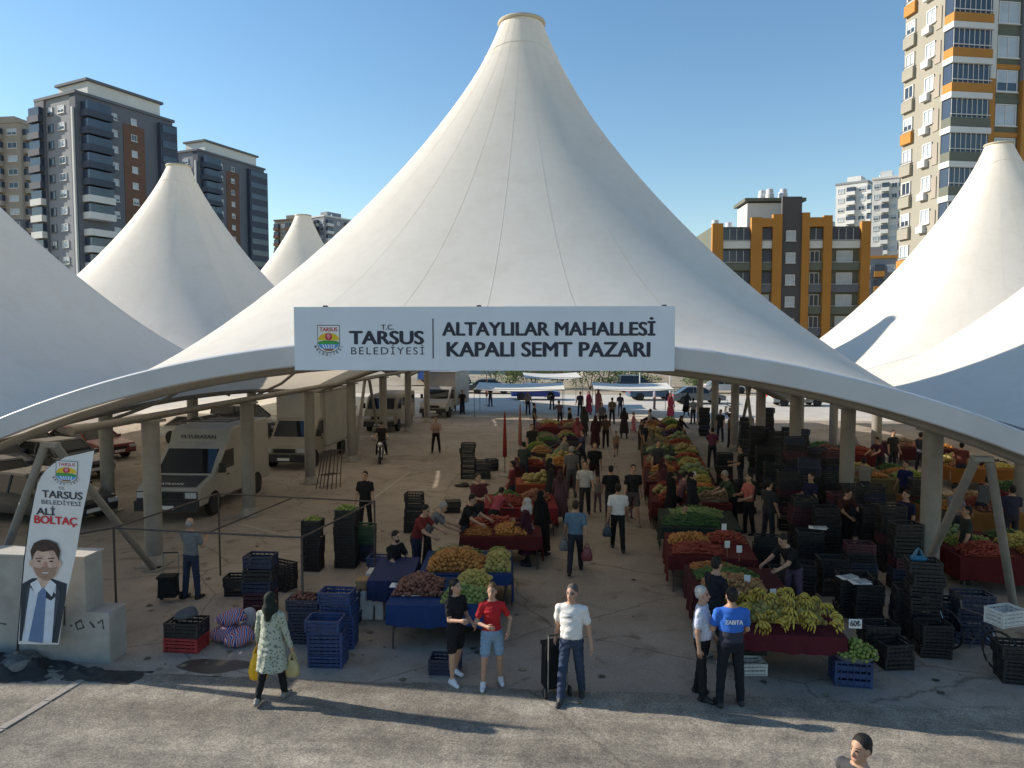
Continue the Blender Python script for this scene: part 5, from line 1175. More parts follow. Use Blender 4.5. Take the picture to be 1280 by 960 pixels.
# bare tube frame of an unused stall and its crossbars
fo = Vector(G(377, 672, 1.9)); fr = thing('tube_gazebo', 'bare dark tube gazebo of an empty stall, beside the white van', 'gazebo', (*fo, 0), 0)
c4 = [tuple(Vector(q) - fo) for q in (G(142, 660, 1.9), G(377, 672, 1.9), G(468, 627, 1.9), G(273, 617, 1.9))]
for a in c4: MB().tube([(*a, 0), (*a, 1.93)], .022, 6).build('post', DARKTUBE, fr)
for i in range(4): a, b = c4[i], c4[(i + 1) % 4]; MB().tube([(*a, 1.9), (*b, 1.9)], .018, 6).build('rail', DARKTUBE, fr)
a, b = tuple(Vector(G(95, 668, 1.9)) - fo), c4[0]; MB().tube([(*a, 1.9), (*b, 1.9)], .018, 6).build('rail', DARKTUBE, fr)
a, b = Vector(c4[3]), Vector(c4[2]); m_ = a.lerp(b, .48); q = Vector(c4[0]).lerp(Vector(c4[1]), .5); MB().tube([(m_.x, m_.y, 1.88), (q.x, q.y, 1.88)], .016, 6).build('rail', DARKTUBE, fr)
for i in range(4):
    p = G(402 + i * 5, 612 - i); o = thing('folded_trestle', 'folded dark trestle leaning against the third column', 'trestle', (*p, 0), R(-20 + i * 6), 'folded trestles by the column')
    for s_ in (-.25, .25): MB().tube([(s_, 0, 0), (s_ * .8, .35, 1.35)], .02, 6).build('leg', DARKTUBE, o)
    MB().tube([(-.2, .35, 1.33), (.2, .35, 1.33)], .02, 6).build('bar', DARKTUBE, o); MB().tube([(-.24, .12, .5), (.24, .12, .5)], .015, 6).build('bar', DARKTUBE, o)
def mixed(seed, a, b, w, d):
    """six uneven heaps of different produce, two of them the stall's main goods"""
    rd = random.Random(seed); ks = [k for k in FRUIT if k not in (a, b, 'olives')] + ['greens', 'lettuce']; rd.shuffle(ks); ks = [a, b] + ks[:4]; o = []
    for i, k in enumerate(ks):
        cx, cy = (-.27, .27)[i % 2] * w, (-.33, .0, .33)[i // 2] * d
        o.append((k, cx + rd.uniform(-.06, .06), cy + rd.uniform(-.04, .04), w * rd.uniform(.36, .47), d * rd.uniform(.24, .3), rd.uniform(.08, .24)))
    return o
# ------------------------------------------------------------------ left produce row
BLUEC, REDC, MAR, DGR = (.02, .045, .14), (.09, .014, .016), (.055, .012, .016), (.025, .035, .03)
stall('blue corner stall at the road end', (-2.55, 13.0), 4, 1.75, 1.5, BLUEC, 'royal blue', [('onions', -.42, .1, .85, .95, .2), ('green_apples', .45, -.38, .75, .6, .16), ('lemons', .55, .4, .6, .75, .2)], (.38, .72, .2, .3))
stall('second blue stall behind the corner one', (-2.35, 14.75), 5, 1.8, 1.6, BLUEC, 'deep blue', [('oranges', -.2, -.25, 1.15, .95, .3), ('quinces', .62, -.2, .5, 1.0, .2), ('greens', -.25, .5, 1.0, .5, .18), ('limes', .62, .55, .4, .4, .12)], (.2, .7, .2, .3))
stall('side table with papers behind the corner stall', (-3.75, 14.2), 6, .8, 1.5, (.03, .04, .1), 'dark blue', [], (.4, .3, .3, .4))
stall('orange stall next along from the blue ones', (-1.95, 17.5), 6, 1.9, 1.5, REDC, 'red', [('oranges', .25, -.3, .8, .7, .16), ('carrots', -.55, -.35, .55, .6, .12), ('tomatoes', -.2, .4, 1.2, .55, .16)], (.3, .6, .2, .3))
stall('red topped stall at the closed parasols', (-1.75, 20.6), 6, 2.0, 1.8, (.17, .018, .02), 'bright red', [('red_peppers', -.4, -.3, .8, .8, .2), ('apples', .45, .3, .8, .8, .2), ('peppers', -.4, .55, .7, .5, .14)], (.4, .6, .2, .3))
stall('low table with pumpkins past the red stall', (-1.6, 23.6), 6, 1.6, 1.2, (.25, .06, .03), 'rust', [('melons', .2, 0, 1.0, .8, .12)], (.3, .5, .2, .3))
stall('mixed stall halfway along the van-side row', (-1.4, 27.4), 6, 2.2, 2.2, MAR, 'maroon', mixed('l1', 'tomatoes', 'oranges', 2.0, 2.0), (.6, .7, .2, .4))
stall('tall piled stall past the mixed one', (-1.25, 30.4), 6, 2.2, 2.2, DGR, 'dark green', mixed('l2', 'peaches', 'cabbages', 2.0, 2.0), (.6, .7, .2, .4))
stall('greens stall before the canvas awning', (-1.2, 34.2), 6, 2.2, 2.4, (.05, .05, .06), 'charcoal', mixed('l3', 'peppers', 'aubergines', 2.0, 2.2), (.6, .7, .2, .4))
stall('stall under the van-side canvas awning', (-1.2, 39.5), 6, 2.4, 3.0, (.1, .02, .03), 'dark red', mixed('l4', 'red_peppers', 'potatoes', 2.2, 2.8), (.6, .7, .2, .4))
# ------------------------------------------------------------------ right produce row
stall('banana stall', (3.25, 12.15), -2, 1.75, 1.25, (.085, .013, .02), 'maroon', [], (.28, .3, .2, .3))
BM = [banana_mesh(i) for i in range(3)]
for i in range(30):
    c_, r_ = i % 6, i // 6
    x, y = 3.25 - .72 + c_ * .285 + random.uniform(-.05, .05), 12.15 - .5 + r_ * .25 + random.uniform(-.05, .05); zc = .80 + .3 * math.exp(-((x - 3.35) ** 2) / .28 - ((y - 12.3) ** 2) / .18)
    o = ob('banana_bunch', BM[i % 3], None, (x, y, zc), random.uniform(-1.7, 1.7)); o.rotation_euler.x = random.uniform(-.35, .3); o.rotation_euler.y = random.uniform(-.25, .25); o.scale = [random.uniform(.85, 1.1)] * 3; tag(o, 'bunch of ripe yellow bananas heaped on the maroon banana stall', 'bananas', 'banana bunches')
heap('quinces', (3.3, 12.32), .79, 1.3, .75, .2, 0, 'yellow fruit packed beneath the banana bunches', group='produce heaped on the stalls')
stall('carrot and herb stall behind the bananas', (2.95, 14.1), -3, 1.7, 1.7, MAR, 'wine red', [('peaches', -.1, -.45, 1.1, .7, .2), ('greens', -.15, .2, 1.2, .55, .22), ('carrots', -.3, .65, .9, .4, .12)], (.3, .3, .2, .55))
stall('pepper stall two along from the bananas', (2.85, 16.5), -4, 1.8, 1.9, REDC, 'scarlet', [('red_peppers', -.3, -.5, 1.0, .7, .16), ('oranges', -.4, .25, .9, .6, .14), ('tomatoes', .45, .5, .8, .7, .16)], (.3, .3, .2, .6))
stall('cucumber stall by the child in yellow', (3.0, 19.0), -4, 1.9, 2.0, DGR, 'bottle green', [('cucumbers', -.2, -.4, 1.3, .9, .18), ('lettuce', .0, .5, 1.4, .8, .2)], (.3, .3, .2, .6))
for i, (desc, x, y, c, cn, a, b) in enumerate([('tomato stall opposite the red topped one', 3.2, 22, REDC, 'dull red', 'tomatoes', 'potatoes'), ('onion stall opposite the pumpkins', 3.3, 25, MAR, 'plum', 'onions', 'lemons'), ('apple stall near the middle of the aisle', 3.5, 28, (.2, .05, .03), 'brick red', 'apples', 'quinces'),
        ('cabbage stall past the apples', 3.7, 31, DGR, 'forest green', 'cabbages', 'melons'), ('potato stall past the cabbages', 3.9, 34, (.2, .12, .06), 'brown', 'potatoes', 'tomatoes'), ('melon stall near the sunlit end', 4.1, 37.2, (.06, .05, .08), 'slate', 'melons', 'aubergines'), ('last stall before the sunlit yard', 4.4, 41, (.12, .02, .06), 'purple', 'peaches', 'peppers')]):
    stall(desc, (x, y), -4, 2.2, 2.5, c, cn, mixed(desc, a, b, 2.0, 2.3), (.4, .3, .2, .7))
# second row of stalls beyond the right columns
for desc, x, y, c, cn, a, b in (('red pepper stall behind the bicycle', 9.3, 17.2, (.085, .01, .012), 'crimson', 'red_peppers', 'carrots'), ('orange stall behind the bicycle-side V prop', 10.6, 21.4, (.2, .1, .03), 'tan', 'oranges', 'onions'), ('lime stall seen between the crate-side columns', 10.4, 26.2, (.12, .1, .05), 'olive', 'oranges', 'limes'),
        ('tomato stall far behind the bicycle', 14.0, 23.5, REDC, 'poppy red', 'tomatoes', 'carrots'), ('peach stall at the back of the second row', 14.5, 28.5, (.2, .08, .02), 'ochre', 'peaches', 'lemons'), ('apple stall at the back of the second row', 10.8, 31.5, REDC, 'rose red', 'apples', 'tomatoes'), ('onion stall at the end of the second row', 14.8, 33.5, MAR, 'dark wine', 'onions', 'oranges')):
    stall(desc, (x, y), -3, 2.4, 2.4, c, cn, mixed(desc, a, b, 2.2, 2.2), (.5, .3, .2, .5))
# ------------------------------------------------------------------ price cards
price_card(G(1068, 812, .45), .62, 'white price card reading 60 above the bowl of limes', '60₺', 0, .2, .15, .2)
for px, py, z, lb in ((934, 728, .95, 'white price card above the maroon gap beside the bananas'), (966, 746, 1.05, 'white price card among the banana bunches'), (909, 684, 1.0, 'small white price card on the green herbs'), (924, 690, 1.0, 'tilted white price card beside the herbs'), (905, 662, 1.0, 'white price card on the pepper stall'), (868, 595, 1.1, 'tiny white price card on the far tomato stall')):
    price_card(G(px, py, z), z - .15, lb, None, random.uniform(-15, 15), .11, .15, .16)
# ------------------------------------------------------------------ crates
stack(['blue'] * 4, G(408, 830), 3, 'right behind the woman with the yellow bag'); stack(['blue'] * 5, G(424, 806), 2, 'second behind the woman, taller blue one'); stack(['navy'] * 4, G(384, 800), 2, 'at the frame post behind the woman', fill='onions')
stack(['red', 'black'], G(234, 811), 4, 'beside the striped sacks', .62, .42, .26)
stack(['purple', 'purple', 'navy', 'black', 'navy'], G(326, 768), 2, 'in the middle of the empty frame', .56, .4, .24); stack(['black', 'black'], G(300, 742), 5, 'van-side of the maroon crates'); stack(['black', 'black', 'black'], G(352, 736), -20, 'tilting banana-side of the maroon crates')
stack(['black'] * 6, G(392, 712), 2, 'with white linings by the frame corner', .44, .36, .2, fill='limes'); stack(['black'] * 7, G(434, 708), 2, 'with green produce beside the frame', .5, .38, .2, fill='green_apples'); stack(['navy', 'navy', 'green', 'green'], G(456, 700), 2, 'next to the green produce crates', .5, .38, .22)
stack(['navy', 'blue'], G(478, 716), 4, 'behind the seated vendor'); stack(['navy', 'navy', 'navy'], G(432, 776), 3, 'beside the white foam boxes'); stack(['black'] * 5, G(518, 664), 4, 'standing alone behind the vendors', .5, .4, .22); stack(['black', 'black'], G(566, 640), 8, 'lying among the litter', .5, .36, .18)
stack(['black'] * 7, G(585, 598), 3, 'tall one near the red parasol', .56, .4, .2); stack(['black'] * 4, G(604, 598), 6, 'lower neighbour near the red parasol', .56, .4, .18); stack(['black', 'black', 'black'], G(614, 588), 20, 'tumbled at the parasol foot', .5, .36, .16)
stack(['black'] * 3, G(628, 668), 4, 'behind the orange stall', .6, .4, .26); stack(['black'], G(648, 655), 8, 'on the ground behind the orange stall'); stack(['navy'], G(556, 838), 5, 'tucked under the blue corner stall', .5, .36, .25)
for px, py, w, d, h, lb, m_, z in ((465, 770, .5, .36, .55, 'tall white foam box behind the blue crates', 'white', 0), (462, 770, .46, .3, .2, 'flat cardboard box topping the white foam box', 'wood', .555), (475, 742, .5, .4, .5, 'white foam box beside the seated vendor', 'white', 0)):
    o = MB().box((0, 0, h / 2), (w, d, h)); o.box((0, 0, h - .03), (w + .02, d + .02, .05)); tag(o.build('foam_box' if m_ == 'white' else 'cardboard_box', pm('foam', (.6, .6, .58), .8, .08, 9, .1, 60) if m_ == 'white' else PLASTIC['wood'], None, False, (*G(px, py), z), R(5)), lb, 'box', 'boxes by the van-side stalls')
# sacks striped red and blue
STR = pm('sack_stripe', (.6, .57, .55), .8, .1); N, L, b = nodes_of(STR); wv = N.new('ShaderNodeTexWave'); wv.inputs['Scale'].default_value = 5; wv.inputs['Distortion'].default_value = 7; wv.inputs['Detail'].default_value = 2
tc = N.new('ShaderNodeTexCoord'); L.new(tc.outputs['Object'], wv.inputs['Vector']); rp = ramp(N, L, wv.outputs['Fac'], [(.28, (.35, .03, .04)), (.34, (.62, .58, .55)), (.66, (.62, .58, .55)), (.74, (.03, .05, .25))]); L.new(rp.outputs[0], b.inputs['Base Color'])
def sack(px, py, w, d, h, lb, m, z=0, rz=0):
    mb = MB().ell((0, 0, h / 2), (w / 2, d / 2, h / 2), 0, 20, 12); mb.v = [(x * (1 + .12 * math.sin(7 * z_ / h + 3 * y)), y * (1 + .1 * math.sin(9 * x)), max(0, z_ + .03 * math.sin(11 * x + 5 * y))) for x, y, z_ in mb.v]
    tag(mb.build('sack', m, None, True, (*G(px, py), z), R(rz), 80), lb, 'sack', 'sacks on the ground')
sack(282, 800, .6, .45, .28, 'striped woven sack lying flat beside the black crate', STR); sack(300, 806, .55, .42, .3, 'striped woven sack slumped nearer the woman', STR, 0, 30); sack(290, 798, .58, .4, .26, 'striped woven sack on top of the two others', STR, .27, 10)
sack(309, 788, .4, .36, .42, 'pale knotted sack behind the striped ones', cloth((.4, .38, .4))); sack(234, 811, .42, .3, .2, 'grey plastic sack lying on the black crate', cloth((.09, .09, .1)), .53)
sack(600, 606, .7, .5, .16, 'pale flattened sack among litter near the crates', cloth((.35, .28, .22))); sack(578, 608, .6, .4, .12, 'dark crumpled sheet among litter near the crates', cloth((.05, .04, .04)))
# right: crates among the columns
stack(['black'] * 4, G(1066, 768), -4, 'topped by papers near the first crate-side column', .62, .46, .2); stack(['black'] * 4, G(1082, 776), -4, 'beside the paper topped one', .5, .4, .19)
stack(['black'] * 7, G(1152, 800), -3, 'with pale linings at the first crate-side column', .54, .4, .21); stack(['black'] * 3, G(1166, 818), -3, 'low with pale linings before the column', .5, .38, .19)
stack(['black'] * 4, G(1128, 790), -5, 'narrow one van-side of the column crates', .4, .36, .22); stack(['black', 'black'], G(1116, 832), 12, 'tipped beside the bowl of limes', .5, .4, .22); stack(['black'] * 2, G(1096, 818), 4, 'behind the bowl of limes', .56, .4, .28)
stack(['blue'], G(1064, 853), -3, 'upturned under the bowl', .56, .42, .42); stack(['white'], G(938, 840), 3, 'pale one under the banana stall', .42, .34, .2); stack(['black'], G(938, 830), 3, 'resting on the pale one under the bananas', .42, .34, .25, .201)
stack(['navy'] * 4, G(1212, 800), -4, 'behind the bicycle', .6, .42, .22); stack(['navy'] * 3, G(1188, 792), -4, 'between bicycle and column', .5, .42, .22); stack(['black'] * 3, G(1270, 850), -6, 'dark green one at the bicycle wheel', .56, .4, .2)
spots = [(1010, 716, 5, 'near the banana seller'), (1032, 700, 6, 'between banana seller and column'), (1002, 690, 6, 'behind the banana seller'), (1048, 684, 6, 'van-side of the second crate-side column'), (1090, 700, 6, 'banana-side of the second crate-side column'), (1112, 712, 7, 'midway between first two crate-side columns'), (1130, 735, 6, 'close van-side of the first crate-side column'),
         (985, 662, 7, 'level with the cucumber stall'), (1010, 655, 8, 'before the third crate-side column'), (1035, 648, 7, 'banana-side of the third crate-side column'), (965, 640, 7, 'behind the cucumber stall'), (1090, 664, 6, 'beyond the second crate-side column'), (990, 626, 9, 'tallest beside the third crate-side column'), (955, 618, 7, 'behind the tomato stall'), (1040, 625, 7, 'deep between the column rows'), (970, 596, 9, 'dark tower before the sunlit yard'), (945, 592, 8, 'dark tower van-side of the fourth column'), (1000, 590, 8, 'dark tower banana-side of the fourth column'), (932, 570, 9, 'thin tower against the sunlit yard'), (958, 566, 9, 'tower before the fifth column'), (985, 572, 7, 'tower after the fifth column'), (958, 712, 4, 'behind the carrot stall'), (978, 745, 3, 'low by the banana seller'), (1040, 742, 4, 'van-side of the paper topped crates'), (1062, 668, 7, 'just van-side of second column foot'), (1074, 735, 5, 'behind the paper topped crates'), (1000, 745, 3, 'banana-side of the stooping seller'), (930, 640, 5, 'behind the pepper stall'), (905, 606, 5, 'behind the apple stall'), (1150, 660, 6, 'right behind the first crate-side column'), (1172, 700, 5, 'van-side of the V prop foot'), (1020, 615, 8, 'between third and fourth crate-side columns'), (880, 545, 8, 'alone at the end of banana-side stalls')]
for px, py, n, wh in spots: stack([random.choice(['black'] * 9 + ['navy', 'purple']) for _ in range(n)], G(px, py), random.uniform(-8, 4), wh, .58, .4, random.choice((.2, .22, .24)))
# papers on crates
for px, py, z, lb in ((1060, 722, .815, 'folded newspaper lying on the paper topped crates'), (1075, 728, .83, 'second newspaper lying beside the folded one'), (1022, 660, 1.3, 'pale paper on a dark crate stack'), (515, 742, .8, 'blue and white papers on the vendor side table'), (500, 732, .8, 'pale tray of papers on the vendor side table')):
    mb = MB(); mb.box((0, 0, 0), (.36, .25, .008)); mb.box((.05, .03, .01), (.3, .2, .006), 1, .3); tag(mb.build('newspaper', [PAPER, pm('newsprint', (.3, .36, .42), .8, .4, 14)], None, False, (*G(px, py, z), z + .006), R(random.uniform(-20, 20))), lb, 'newspaper', 'papers on tables and crates')
# bowl of limes on the upturned crate
bl = MB().lathe([(.12, 0), (.3, .03), (.36, .1), (.37, .1), (.31, .025), (.0, .012)], 28).build('bowl', pm('steel_bowl', (.5, .5, .5), .3, .1, 5, metal=.8), None, True, (*G(1064, 853), .422)); tag(bl, 'wide steel bowl on the upturned blue crate', 'bowl')
heap('limes', G(1064, 853), .46, .7, .7, .17, 0, 'small green limes heaped in the steel bowl', round_=True)
# folding shopping trolleys and other ground things
def trolley(at, rz, lb, c, h=.62):
    t = thing('shopping_trolley', lb, 'trolley', (*at, 0), R(rz), 'shopping trolleys'); mb = MB().box((0, 0, .12 + h / 2), (.34, .24, h)); mb.v = [(x * (1 + .05 * math.sin(9 * z)), y * (1 + .08 * math.sin(7 * z)), z) for x, y, z in mb.v]; mb.build('bag_body', cloth(c), t)
    MB().box((0, -.02, .14 + h), (.36, .27, .05)).build('flap', cloth(c), t)
    for x in (-.15, .15): MB().tube([(x, .15, .1), (x, .17, .98)], .01, 6).build('frame_tube', STEEL, t); wheel(t, x * 1.3, .14, .08, .04)
    MB().tube([(-.15, .17, .98), (.15, .17, .98)], .014, 6).build('handle', RUBBER, t)
trolley(G(693, 866), 200, 'black shopping trolley pulled behind the man in white', (.012, .012, .014)); trolley(G(211, 752), 10, 'dark wire shopping trolley beside the man in grey', (.02, .02, .02), .4)
# bicycle with white crate basket
bk = thing('bicycle', 'dark bicycle with a white plastic basket, parked by the crates', 'bicycle', (*G(1250, 842), 0), R(22))
for y in (0, 1.02):
    w_ = MB().tube([(0, .33 * math.cos(2 * math.pi * i / 24), .33 * math.sin(2 * math.pi * i / 24)) for i in range(25)], .02, 6, cap=False).build('wheel', RUBBER, bk, True, (0, y, .35))
    for k in range(6): MB().tube([(0, -.32 * math.cos(k * .524), -.32 * math.sin(k * .524)), (0, .32 * math.cos(k * .524), .32 * math.sin(k * .524))], .003, 4).build('spoke', CHROME, w_)
for nm, pts in (('frame', [(0, .2, .86), (0, .48, .38), (0, .75, .82), (0, .2, .84)]), ('chain_stay', [(0, .48, .38), (0, 1.02, .35), (0, .75, .8)]), ('fork', [(0, 0, .35), (0, .22, .95)]), ('seat_post', [(0, .74, .8), (0, .78, .98)]), ('handlebar', [(-.28, .3, 1.05), (-.1, .2, 1.02), (.1, .2, 1.02), (.28, .3, 1.05)]), ('crank', [(-.1, .48, .25), (0, .48, .38), (.1, .48, .5)])): MB().tube(pts, .016, 6).build(nm, plain((.05, .05, .06), .4), bk, True)
MB().ell((0, .82, 1.0), (.08, .14, .04)).build('saddle', RUBBER, bk, True); ob('basket', crate_mesh('white', .5, .34, .26), bk, (0, -.05, .85)); MB().tube([(-.1, .14, .02), (-.14, .1, .34)], .01, 5).build('stand', STEEL, bk)
tag(carry_bag('blue plastic bag knotted on top of the column crates', (*G(1148, 690, 1.55), 1.62), .1, .3, .2, (.03, .15, .25)), 'blue plastic bag knotted on top of the column crates', 'bag')
sack(1018, 800, .5, .3, .35, 'clear plastic bag of rubbish under the banana table', cloth((.25, .24, .23))); sack(340, 735, .3, .2, .15, 'dark crumpled bag behind the crates', cloth((.04, .04, .05)))
# litter: leaves, paper and cardboard scraps trodden on the floor
mb = MB()
for _ in range(520):
    p = G(random.uniform(180, 660), random.uniform(600, 850)) if random.random() < .7 else G(random.uniform(680, 1280), random.uniform(640, 880)); s_ = random.choice((.015, .02, .03, .04, .09)); a = random.uniform(0, 6.3)
    mb.add([(p[0] + s_ * math.cos(a + k * 1.57) * random.uniform(.5, 1), p[1] + s_ * math.sin(a + k * 1.57) * random.uniform(.5, 1), .006 + random.uniform(0, .012)) for k in range(4)], [(0, 1, 2, 3)])
tag(mb.build('litter', pm('litter', (.06, .05, .03), .9, .6, .8, island=.9, hue=(.34, .3, .2))), 'small scraps and leaves trodden across the market floor', 'litter', None, 'stuff')
LINE = pm('worn_line', (.4, .36, .3), .9, .3, 6)
for a, b in ((G(468, 622), G(512, 590)), (G(300, 655), G(440, 690))):
    a, b = Vector(a), Vector(b); n_ = Vector((-(b - a).y, (b - a).x)).normalized() * .03; sheet('floor_line', [tuple(a + n_), tuple(a - n_), tuple(b - n_), tuple(b + n_)], .004, LINE)
# ------------------------------------------------------------------ people near the road
NEAR = dict(res=.0115); MID = dict(res=.016); FAR = dict(res=.024)
WHT, BLK, NVY, GRY, JEAN = (.62, .6, .58), (.014, .014, .016), (.02, .026, .05), (.12, .12, .12), (.035, .05, .09)
# patterned cloths
def patterned(key, a, b, sc, th=.5):
    m = pm(key, a, .85, .1); N, L, bs = nodes_of(m); v = N.new('ShaderNodeTexVoronoi'); v.inputs['Scale'].default_value = sc; t = N.new('ShaderNodeTexCoord'); L.new(t.outputs['Object'], v.inputs['Vector']); r = ramp(N, L, v.outputs['Distance'], [(th - .1, b), (th, a)]); L.new(r.outputs[0], bs.inputs['Base Color']); return m
w1 = person('woman seen from behind in dark headscarf and speckled sage tunic', G(341, 876), 176, 1.66, BLK, BLK, (.2, .18, .16), (.018, .024, .02), female=True, top='tunic', hair='scarf', legs=((10, 4, 2), (-10, 4, 12)), arms=((4, 12, 8, 0), (8, 14, 16, 0)), bw=1.06, mats={1: patterned('tunic_speckle', (.36, .38, .31), (.12, .15, .12), 26, .42)}, **NEAR)
h1, h2 = hand(w1, 1), hand(w1, -1)
if h1.x > h2.x: h1, h2 = h2, h1
carry_bag('full bright yellow carrier bag in the left hand of the scarfed woman', h1 + Vector((0, 0, -.0)), .42, .27, .16, (.78, .42, .01)); carry_bag('clear carrier bag of bananas in the scarfed woman\'s right hand', h2, .26, .2, .13, (.4, .34, .16))
person('young woman in black top and shorts with long dark hair', G(570, 852), 50, 1.64, BLK, BLK, (.65, .65, .68), 'black', female=True, hair='long', bottom='shorts', headyaw=10, legs=((6, 4, 4), (-8, 4, 10)), arms=((16, 6, 85, 14), (10, 6, 60, 18)), **NEAR)
person('fair girl in red top and denim shorts with hair bun', G(615, 858), 10, 1.62, (.4, .02, .025), (.2, .3, .42), (.65, .65, .68), 'fair', female=True, hair='bun', bottom='shorts', headyaw=-14, legs=((6, 6, 4), (-5, 6, 6)), arms=((12, 20, 75, 62), (-8, 30, 60, 40)), **NEAR)
m1 = person('man in white T-shirt and jeans with glasses, walking out', G(714, 874), -8, 1.76, (.66, .64, .62), JEAN, (.03, .03, .035), (.09, .08, .075), hair='short', glasses=True, headyaw=-14, legs=((14, 4, 3), (-8, 4, 12)), arms=((-18, 8, 14, 0), (-6, 12, 18, 0)), belly=.02, mats={5: pm('dark_lens', (.07, .06, .055), .3, .2, 9)}, **NEAR)
g = ftext('shirt_print', 'MADRE', INK, m1, -.045, .045, 1.3, .022, -.135, .02)
person('grey-haired man in pale patterned shirt and dark trousers', G(876, 872), 70, 1.7, WHT, BLK, BLK, 'white', hair='short', belly=.05, legs=((5, 4, 2), (-4, 4, 4)), arms=((-4, 8, 12, 0), (8, 8, 20, 0)), mats={1: patterned('shirt_pattern', (.5, .54, .64), (.22, .26, .4), 38, .34)}, **NEAR)
zb = person('officer seen from behind in dark uniform with blue yoke', G(912, 882), 184, 1.77, NVY, (.012, .014, .022), BLK, 'black', hair='short', bw=1.06, legs=((2, 6, 2), (-2, 6, 2)), arms=((14, 10, 40, 14), (14, 10, 40, 14)), **NEAR)
m_ = pm('uniform_top', (.02, .03, .06), .8, .1); N, L, bs = nodes_of(m_); tc = N.new('ShaderNodeTexCoord'); sp = N.new('ShaderNodeSeparateXYZ'); L.new(tc.outputs['Object'], sp.inputs[0]); r = ramp(N, L, sp.outputs[2], [(0, (.018, .022, .04)), (.6, (.02, .12, .5))]); mr = N.new('ShaderNodeMapRange'); mr.inputs[1].default_value = 1.14; mr.inputs[2].default_value = 1.16; L.new(sp.outputs[2], mr.inputs[0]); L.new(mr.outputs[0], r.inputs[0]); L.new(r.outputs[0], bs.inputs['Base Color']); r.color_ramp.interpolation = 'CONSTANT'
zb.material_slots[1].material = m_
g = ftext('back_lettering', 'ZABITA', PAPER, zb, -.13, .13, 0, .06, 0, .03); g.location = (0, .146, 1.285); g.rotation_euler = (0, 0, math.pi); g.data.materials[0] = PAPER
person('young man in black T-shirt standing at the banana stall', G(893, 826), 120, 1.76, (.012, .014, .02), (.012, .014, .02), (.5, .5, .5), 'black', hair='short', headyaw=10, nod=14, **HOLD, **NEAR)
person('dark-haired man alone on the sunlit asphalt', PD(1090, 6.55), -58, 1.76, (.05, .05, .055), JEAN, BLK, 'black', hair='short', res=.009, **WALK)
person('grey-shirted man in jeans seen from behind near the crates', G(240, 748), 168, 1.7, (.17, .18, .19), (.035, .045, .08), BLK, 'grey', hair='receding', headyaw=20, legs=((2, 5, 2), (-2, 5, 2)), arms=((20, 8, 100, 26), (24, 8, 110, 30)), **MID)
# vendors behind the left stalls
person('seated vendor in black at the corner stall', G(492, 742), 60, 1.74, BLK, (.02, .02, .025), BLK, 'black', z=.0, **SIT, beard=True, **MID)
o = thing('stool', 'low dark stool under the seated vendor', 'stool', (*G(489, 740), 0), R(60)); MB().box((0, 0, .37), (.36, .36, .04)).build('seat', PLASTIC['black'], o)
for sx in (-.15, .15):
    for sy in (-.15, .15): MB().tube([(sx, sy, 0), (sx * .9, sy * .9, .35)], .016, 6).build('leg', PLASTIC['black'], o)
person('vendor in dark red shirt reaching over the blue stall', G(521, 722), 70, 1.74, (.16, .025, .025), NVY, BLK, 'black', **WORK, **MID); person('bent vendor in grey shirt behind the blue stall', G(534, 712), 100, 1.72, (.12, .13, .15), BLK, BLK, 'grey', lean=35, arms=((45, 6, 20, 10), (40, 6, 30, 10)), legs=((8, 5, 8), (-4, 5, 4)), **MID)
person('vendor in black leaning to the orange stall', G(580, 703), 70, 1.74, BLK, (.05, .05, .06), BLK, 'black', **WORK, **MID); person('vendor in maroon shirt standing behind the orange stall', G(598, 672), 40, 1.76, (.1, .03, .035), (.05, .05, .06), BLK, 'brown', **HOLD, **MID)
person('bending shopper in pink and black at the red stall', G(618, 682), 160, 1.62, (.3, .06, .08), BLK, BLK, 'black', female=True, hair='short', lean=42, arms=((50, 8, 10, 8), (46, 8, 20, 8)), legs=((8, 5, 8), (0, 5, 4)), **MID)
w2 = person('woman in white headscarf and dark coat at the orange stall', G(658, 706), -100, 1.62, (.05, .015, .025), BLK, BLK, (.4, .38, .38), female=True, top='coat', hair='scarf', **HOLD, **MID)
w3 = person('woman wrapped in a long black robe beside the orange stall', G(676, 694), 150, 1.64, (.008, .008, .009), BLK, BLK, (.01, .01, .011), female=True, top='dress', hair='scarf', **STAND, **MID)
carry_bag('dark blue shopping bag carried by the black-robed woman', (hand(w3, 1).x + .12, hand(w3, 1).y - .05, .62), .4, .3, .16, (.03, .04, .1)); carry_bag('grey handbag held by the white-scarfed woman', (*G(662, 700), .98), .22, .26, .12, (.3, .3, .32))
# aisle walkers
o = person('man in pale blue shirt walking away with bags', G(719, 716), 178, 1.74, (.1, .17, .25), (.025, .028, .035), BLK, 'brown', hair='short', top='tee', **WALK, **MID)
carry_bag('red carrier bag held by the man in pale blue', hand(o, -1), .3, .24, .14, (.22, .05, .06)); carry_bag('grey carrier bag held by the man in pale blue', hand(o, 1), .28, .22, .13, (.2, .2, .2))
o = person('man in bright white T-shirt walking away down the aisle', G(772, 688), 180, 1.76, (.66, .65, .66), BLK, BLK, 'black', **WALK2, **MID); carry_bag('dark carrier bag held by the white-shirted walker', hand(o, 1), .26, .22, .12, (.04, .06, .09))
person('man in white T-shirt walking towards the road', G(731, 646), 0, 1.75, (.5, .47, .45), (.04, .035, .035), BLK, 'black', **WALK, **MID); person('man in black printed T-shirt walking towards the road', G(791, 655), 4, 1.78, (.02, .022, .022), (.1, .08, .07), (.2, .17, .15), 'black', bottom='shorts', **WALK2, **MID)
person('man in black shirt seen from behind beside the white-shirted walker', G(763, 652), 184, 1.72, BLK, (.03, .03, .035), BLK, 'black', **WALK, **MID); person('tall person in black walking ahead in the aisle', G(743, 614), 4, 1.78, BLK, (.04, .015, .02), BLK, 'black', **WALK2, **FAR)
